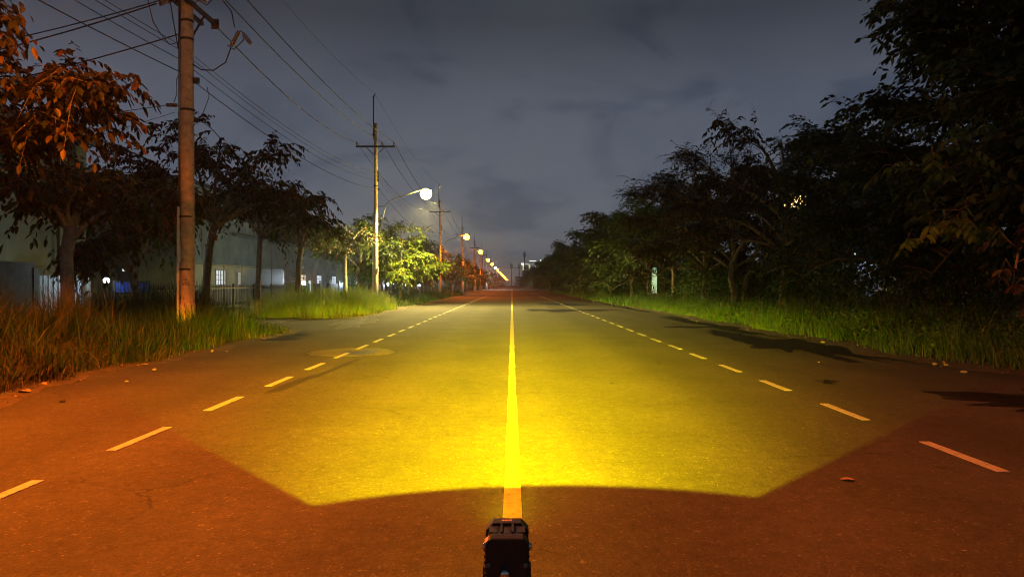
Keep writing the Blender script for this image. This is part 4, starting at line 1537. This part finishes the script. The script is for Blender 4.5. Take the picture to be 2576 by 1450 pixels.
def post_lamp(loc, power, label, h, globe=.11, rot=0):
    e = empty('fence_lamp', loc, rot, label, 'lamp', 'white lamps along the factory fence')
    P_('post', MB().tube([(0, 0, 0), (0, 0, h - globe * .9)], .035, 8), M_GREYS, e)
    P_('cap', MB().lathe([(.09, 0), (.09, .03), (.05, .06)], 10, c=(0, 0, h - globe * 1.1)), M_DARKST, e)
    gl = MB().lathe([(globe * math.sin(math.pi * (k + .5) / 9), -globe * math.cos(math.pi * (k + .5) / 9)) for k in range(9)], 14, c=(0, 0, h))
    P_('globe', gl, M_GLOBE, e, True)
    l = bpy.data.lights.new('globe_light', 'POINT')
    l.color = COOL
    l.energy = power
    l.shadow_soft_size = globe * 1.15
    o = bpy.data.objects.new('globe_light', l)
    COL.objects.link(o)
    o.parent = e
    o.location = (0, 0, h + globe * 2.3)
    return e


post_lamp((FX + .55, 26.0, 0), 120, 'bright bluish gate lamp beside the blue barrier', 1.68, .10)
post_lamp((FX + .3, 51.5, 0), 700, 'first small white fence lamp beyond the chain-link', 1.66, .15)
post_lamp((FX + .3, 63.9, 0), 700, 'second small white fence lamp, left of the bare pale trunk', 1.66, .15)
post_lamp((FX + .3, 86.0, 0), 600, 'small white fence lamp seen just right of the crossarm pole', 1.6, .17)
post_lamp((FX + .3, 100.0, 0), 600, 'small white fence lamp under the lamp-lit tree', 1.6, .18)
post_lamp((FX + .3, 116.0, 0), 600, 'small white fence lamp at the edge of the lamp-lit tree', 1.55, .19)
post_lamp((-11.9, 112.0, 0), 800, 'large white lamp glowing at roadside past the lamp-lit tree', 2.45, .30)

# ------------------------------------------------------------------ unlit side: sheet fence, light box, house
sf = empty('sheet_fence', (16.6, 18.0, 0), 0, 'pale corrugated sheet fence glimpsed through the dark trees', 'fence')
cp = []
nn = 48
for k in range(nn + 1):
    y = k / nn * 1.98
    cp.append((.018 * math.sin(k / nn * 2 * math.pi * 12), y))
cv, cfc = [], []
for k, (x, y) in enumerate(cp):
    for z in (.05, 2.6):
        cv += [(x, y, z), (x + .004, y, z)]
    if k:
        b = 4 * k
        cfc += [(b - 4, b, b + 2, b - 2), (b - 3, b - 1, b + 3, b + 1)]
cm = MB().add(cv, cfc).mesh('sheet', M_CORR)
for k in range(16):
    link('sheet', cm, sf, (random.uniform(-.02, .02), k * 2.0, 0))
for k in range(9):
    P_('post', MB().box((.09, k * 4.0, 1.3), (.1, .1, 2.6)), M_DARKST, sf)
fl = empty('yard_light', (16.5, 31.9, 0), 0, 'bluish light on the corrugated fence hidden by leaves', 'lamp')
P_('bracket', MB().tube([(.05, 0, 2.2), (.05, 0, 2.95), (-.4, 0, 3.05)], .025, 6), M_DARKST, fl)
P_('hood', MB().lathe([(.03, .10), (.12, .05), (.15, 0), (.13, -.01)], 10, c=(-.45, 0, 3.02)), M_DARKST, fl)
P_('globe', MB().lathe([(.02, -.09), (.06, -.06), (.07, 0)], 10, c=(-.45, 0, 3.0)), M_WIN, fl)
l = bpy.data.lights.new('globe_light', 'SPOT')
l.color = (.55, .72, 1.0)
l.energy = 70
l.spot_size = R(120)
l.spot_blend = .5
l.shadow_soft_size = .1
o = bpy.data.objects.new('globe_light', l)
COL.objects.link(o)
o.parent = fl
o.location = (-.62, 0, 2.86)
o.rotation_euler = (0, R(-25), 0)

gb = empty('light_box', (10.55, 50.6, 0), 0, 'glowing green light box standing behind a tree trunk', 'sign')
P_('panel', MB().box((0, 0, 1.95), (.34, .16, 2.1)), M_GREENP, gb)
P_('frame', MB().box((0, .1, 1.95), (.44, .12, 2.3)), M_FRAME, gb)
for x in (-.16, .16):
    P_('leg', MB().box((x, .1, .4), (.06, .08, .8)), M_FRAME, gb)

hs = empty('right_side_building', (30, 62, 0), 0, 'dark building behind the trees with one orange window', 'building')
hs.name = 'dark_building'
P_('wall', MB().box((7, 10, 5.6), (14, 20, 11.2)), M_PLINTH, hs)
P_('roof', MB().prism([(-.8, 11.22), (14.8, 11.22), (7, 12.4)], -.6, 20.6, 'Y'), M_ROOF, hs)
wo = P_('window', MB().box((-.04, 9.9, 9.75), (.08, 6.6, 2.7)), M_FRAME, hs)
for k in range(5):
    P_('pane', MB().box((-.10, 7.4 + k * 1.25, 9.75), (.03, 1.1, 2.4)), M_WINO, wo)

# ------------------------------------------------------------------ far end of the road


def cell_tower(loc, h, label, big=1.0):
    e = empty('cell_tower', loc, 0, label, 'antenna tower', 'antenna masts at the end of the road')
    P_('mast', MB().tube([(0, 0, 0), (0, 0, h * .6), (0, 0, h)], [.75 * big, .55 * big, .35 * big], 8), M_DARKST, e)
    for k in range(3):
        a = k * 2.094 + .5
        P_('antenna_panel', MB().box((1.4 * big * math.cos(a), 1.4 * big * math.sin(a), h - 2.4 * big), (.7 * big, .4, 4.6 * big)), M_DARKST, e)
    P_('platform', MB().lathe([(1.5 * big, 0), (1.6 * big, .3)], 10, c=(0, 0, h - 5 * big)), M_DARKST, e)
    P_('spike', MB().tube([(0, 0, h), (0, 0, h + 2.2 * big)], .12, 5), M_DARKST, e)
    return e


cell_tower((at(1319, 700, 850).x, 850, 0), 43, 'tallest antenna mast at the end of the road', 1.25)
cell_tower((at(1305.5, 700, 880).x, 880, 0), 29, 'middle antenna mast at the end of the road')
cell_tower((at(1286, 700, 880).x, 880, 0), 29, 'antenna mast standing exactly on the road axis')

fb = empty('far_building', (9.5, 850, 0), 0, 'small pale flat-roofed building at the end of the road', 'building')
P_('wall', MB().box((1, 6, 6), (13, 12, 12)), pmat('pale_wall', (.42, .42, .45), .9), fb)
P_('roof', MB().box((1, 6, 12.3), (14, 13, .6)), M_ROOF, fb)
for z in (3.5, 7.5):
    for x in (-3.2, 0.8, 4.8):
        P_('window', MB().box((x, -.05, z), (2.4, .1, 1.8)), M_DGLASS, fb)
P_('lit_window', MB().box((4.8, -.12, 4.2), (2.2, .1, 2.2)), M_WIN, fb)
fb2 = empty('far_building', (26, 860, 0), 0, 'dark wide building behind the trees at the end of the road', 'building')
P_('wall', MB().box((0, 6, 7), (20, 12, 14)), M_WALLD, fb2)
P_('roof', MB().prism([(-11, 14), (11, 14), (9, 15.4), (-9, 14.8)], -.6, 12.6, 'Y'), M_ROOF, fb2)

tb_ = empty('tower_block', (0, 1500, 0), 0, 'tower block outlined with yellow and white light strips', 'building')
x0, x1 = at(1313, 0, 1500).x, at(1332, 0, 1500).x
P_('wall', MB().box(((x0 + x1) / 2, 9, 24), (x1 - x0, 16, 48)), M_PLINTH, tb_)
P_('light_strip', MB().box(((x0 + x1) / 2, .4, 47.6), (x1 - x0, .5, 1.1)), M_LEDY, tb_)
P_('light_strip', MB().box((x0 + 2.2, .4, 41), (1.8, .5, 12)), M_LEDY, tb_)
P_('light_strip', MB().box((x1 - .8, .4, 41), (1.8, .5, 11)), M_LEDY, tb_)
P_('light_strip', MB().box((x0 + 1.6, .2, 48.4), (6.5, .6, 3.4)), M_LEDW, tb_)
tb2 = empty('tower_block', (0, 1560, 0), 0, 'taller grey tower block topped by a white light strip', 'building')
x0, x1 = at(1332, 0, 1560).x, at(1352, 0, 1560).x
P_('wall', MB().box(((x0 + x1) / 2, 9, 29), (x1 - x0, 16, 58)), pmat('tower_wall', (.3, .3, .32), .9), tb2)
P_('light_strip', MB().box(((x0 + x1) / 2 - 2, .4, 57.0), (x1 - x0 - 3, .5, 1.3)), M_LEDW, tb2)
rq = random.Random(3)
wmesh = MB().box((0, 0, 0), (1.6, .3, 1.7)).mesh('window', emis('tower_window', (.9, .95, 1.0), .55))
for k in range(38):
    link('window', wmesh, tb2, (x0 + 1.5 + rq.randrange(7) * 2.3, .8, 26 + rq.randrange(10) * 2.8))
tb3 = empty('tower_block', (0, 1600, 0), 0, 'dim tower block behind the tree tops with one white roof light', 'building')
x0, x1 = at(1352, 0, 1600).x, at(1366, 0, 1600).x
P_('wall', MB().box(((x0 + x1) / 2, 9, 29), (x1 - x0, 16, 58)), M_PLINTH, tb3)
P_('roof_light', MB().box(((x0 + x1) / 2 + 1, .4, 60), (3.2, 1, 3.0)), M_LEDW, tb3)

# ------------------------------------------------------------------ the yellow work lamp in front of the camera
LX = -.0075
wl = empty('spot_lamp', (LX, 1.0, 1.065), 0, 'black boxy lamp with angular front rim throwing the yellow beam', 'lamp')


def octo(w, h, c):
    return [(-w / 2 + c, -h / 2), (w / 2 - c, -h / 2), (w / 2, -h / 2 + c), (w / 2, h / 2 - c), (w / 2 - c, h / 2), (-w / 2 + c, h / 2), (-w / 2, h / 2 - c), (-w / 2, -h / 2 + c)]


def loft(sections, mat, name, parent, cap=True):
    mb = MB()
    vs_, fs = [], []
    n_ = len(sections[0][1])
    for y, poly in sections:
        vs_ += [(x, y, z + .0325) for x, z in poly]
    for i_ in range(len(sections) - 1):
        for k in range(n_):
            fs.append((i_ * n_ + k, (i_ + 1) * n_ + k, (i_ + 1) * n_ + (k + 1) % n_, i_ * n_ + (k + 1) % n_))
    if cap:
        fs += [tuple(range(n_)), tuple(reversed(range((len(sections) - 1) * n_, len(sections) * n_)))]
    return mb.add(vs_, fs).build(name, mat, parent)


loft([(-.002, octo(.060, .060, .006)), (.0, octo(.064, .0635, .008)), (.012, octo(.066, .065, .009)), (.018, octo(.0655, .065, .009)), (.020, octo(.061, .060, .010)), (.056, octo(.058, .0585, .011)), (.060, octo(.060, .060, .011))], M_BLACK, 'housing', wl)
bz = loft([(.0595, octo(.064, .0645, .012)), (.061, octo(.0665, .067, .0115)), (.083, octo(.0665, .067, .0115)), (.0855, octo(.064, .064, .011))], M_BLACK, 'bezel', wl)
ln_ = MB()
ln_.prism([(x, z + .0325) for x, z in octo(.054, .054, .010)], .0858, .0872, 'Y')
ln_.build('lens', M_YLENS, wl)
for x in (-.0085, .0085):
    MB().box((x, .039, .0635), (.003, .034, .006)).build('rib', M_BLACK, wl)
MB().box((0, .034, .0625), (.010, .024, .003)).build('rib_panel', M_BLACK, wl)
for x in (-.022, .022):
    MB().box((x * .95, .040, .0618), (.013, .026, .0035)).build('top_rib', M_BLACK, wl)
for s in (-1, 1):
    for k in range(5):
        MB().box((s * .0312, .004, .012 + k * .009), (.003, .014, .0035), rz=s * .1).build('cooling_fin', M_BLACK, wl)
for x in (-.0275, .0275):
    sc_ = MB().lathe([(.0022, -.0046), (.0034, -.0042), (.0036, -.001), (.0036, .001)], 12, c=(x, 0, .026), axis='Y')
    sc_.build('screw', M_STEEL, wl, True)
for s in (-1, 1):
    MB().lathe([(.003, -.0035), (.0055, -.002), (.0055, .002), (.003, .0035)], 12, c=(s * .0335, .016, .047), axis='X').build('side_bolt', M_CHROME, wl, True)
MB().lathe([(.004, -.014), (.0062, -.012), (.0068, -.007), (.0060, -.003), (.0060, .001)], 14, c=(-.003, -.002, .0165), axis='Y').build('rear_bolt', M_CHROME, wl, True)
# maker's mark: small pale letter-like strokes on the top of the bezel
mk = MB()
for k, (w_, h_) in enumerate(((.0016, .0034), (.0019, .0046), (.0013, .0040), (.0020, .0048), (.0012, .0042), (.0019, .0048), (.0016, .0044))):
    mk.box((-.0078 + k * .0024, .0712, .0662), (w_, h_, .0006))
mk.build('maker_mark', M_MARK, wl)
mk = MB()
for k in range(3):
    mk.box((-.0300, .010 - k * .0052, .0612 - k * .0004), (.0070, .0026, .0006), ry=R(-38))
mk.build('side_mark', M_MARK, wl)
# bracket and stand below the frame
MB().box((0, .030, -.004), (.050, .030, .004)).build('bracket', M_BLACK2, wl)
for s in (-1, 1):
    MB().box((s * .0345, .030, .004), (.003, .020, .020)).build('bracket_arm', M_BLACK2, wl)
sd_ = empty('lamp_stand', (LX, 1.03, 0), 0, 'slim black tripod stand under the boxy lamp', 'stand')
MB().tube([(0, 0, .35), (0, 0, 1.0585)], .011, 10).build('pole', M_BLACK2, sd_, True)
MB().lathe([(.016, -.03), (.02, 0), (.016, .03)], 10, c=(0, 0, .55)).build('collar', M_BLACK2, sd_)
for k in range(3):
    a = R(90 + 120 * k)
    MB().tube([(0, 0, .55), (.33 * math.cos(a), .33 * math.sin(a), .012)], .009, 8).build('leg', M_BLACK2, sd_, True)

bl = bpy.data.lights.new('beam', 'SPOT')
bl.energy = 100.0
bl.spot_size = R(150)
bl.spot_blend = 0.1
bl.shadow_soft_size = 0.008
bl.use_nodes = True
bt = bl.node_tree
bt.nodes.clear()
bo = bt.nodes.new('ShaderNodeOutputLight')
be = bt.nodes.new('ShaderNodeEmission')
bt.links.new(be.outputs[0], bo.inputs[0])
btc = bt.nodes.new('ShaderNodeTexCoord')
bs = bt.nodes.new('ShaderNodeSeparateXYZ')
bt.links.new(btc.outputs['Normal'], bs.inputs[0])
nz = mathn(bt, 'MAXIMUM', mathn(bt, 'ABSOLUTE', bs.outputs['Z']), 0.05)
tx = mathn(bt, 'DIVIDE', bs.outputs['X'], nz)
ty = mathn(bt, 'DIVIDE', bs.outputs['Y'], nz)
# reflector: hot core at the axis fading outwards, a bevelled window cutting the foot of the beam
x2 = mathn(bt, 'MULTIPLY', tx, tx)
y2 = mathn(bt, 'MULTIPLY', ty, ty)
dd = mathn(bt, 'ADD', mathn(bt, 'ADD', y2, mathn(bt, 'MULTIPLY', x2, 0.17)), 0.0038)
core = mathn(bt, 'DIVIDE', 1.0, dd)
core = mathn(bt, 'MULTIPLY', core, mathn(bt, 'POWER', 2.718, mathn(bt, 'MULTIPLY', x2, -5.9)))


def edge(dist, w):
    n_ = bt.nodes.new('ShaderNodeMapRange')
    n_.interpolation_type = 'SMOOTHSTEP'
    n_.inputs['From Min'].default_value = 0.0
    n_.inputs['From Max'].default_value = w
    bt.links.new(dist, n_.inputs['Value'])
    return n_.outputs[0]


lowd = mathn(bt, 'ADD', mathn(bt, 'ADD', ty, 0.2785), mathn(bt, 'SUBTRACT', mathn(bt, 'MULTIPLY', x2, 0.16), mathn(bt, 'MULTIPLY', tx, 0.0312)))
lft = mathn(bt, 'ADD', mathn(bt, 'ADD', ty, 0.315), mathn(bt, 'MULTIPLY', mathn(bt, 'ADD', tx, 0.385), 0.60))
rgt = mathn(bt, 'SUBTRACT', mathn(bt, 'ADD', ty, 0.300), mathn(bt, 'MULTIPLY', mathn(bt, 'SUBTRACT', tx, 0.471), 0.56))
win = mathn(bt, 'MULTIPLY', mathn(bt, 'MULTIPLY', edge(lowd, 0.010), edge(lft, 0.016)), edge(rgt, 0.016))
topc = mathn(bt, 'SUBTRACT', 0.30, ty)
win = mathn(bt, 'MULTIPLY', win, edge(topc, 0.25))
upd = mathn(bt, 'ADD', mathn(bt, 'MULTIPLY', edge(mathn(bt, 'MULTIPLY', ty, -1.0), 0.03), 0.96), 0.04)
stg = mathn(bt, 'MULTIPLY', mathn(bt, 'MULTIPLY', core, win), upd)
halo = mathn(bt, 'MULTIPLY', mathn(bt, 'POWER', 2.718, mathn(bt, 'MULTIPLY', mathn(bt, 'ADD', mathn(bt, 'MULTIPLY', x2, 16.0), mathn(bt, 'MULTIPLY', y2, 5.0)), -1.0)), 0.16)
stg = mathn(bt, 'ADD', stg, halo)
bt.links.new(mathn(bt, 'MULTIPLY', stg, 38.0), be.inputs['Strength'])
be.inputs['Color'].default_value = (*BEAM, 1)
bo_ = bpy.data.objects.new('beam', bl)
COL.objects.link(bo_)
bo_.parent = wl
bo_.location = (0, .098, .0325)
bo_.rotation_euler = (R(90), 0, 0)

# ------------------------------------------------------------------ haze
HAZE = 0.00038
if HAZE:
    hz = MB().box((0, 1100, 40), (5000, 2900, 82))
    hm = bpy.data.materials.new('haze')
    hm.use_nodes = True
    ht = hm.node_tree
    ht.nodes.clear()
    ho = ht.nodes.new('ShaderNodeOutputMaterial')
    hv = ht.nodes.new('ShaderNodeVolumePrincipled')
    hv.inputs['Color'].default_value = (.9, .9, .92, 1)
    hv.inputs['Density'].default_value = HAZE
    hv.inputs['Anisotropy'].default_value = 0.8
    ht.links.new(hv.outputs[0], ho.inputs['Volume'])
    hob = hz.build('haze', hm)
    tag(hob, 'thin night haze glowing around the lamps', 'haze', kind='stuff')
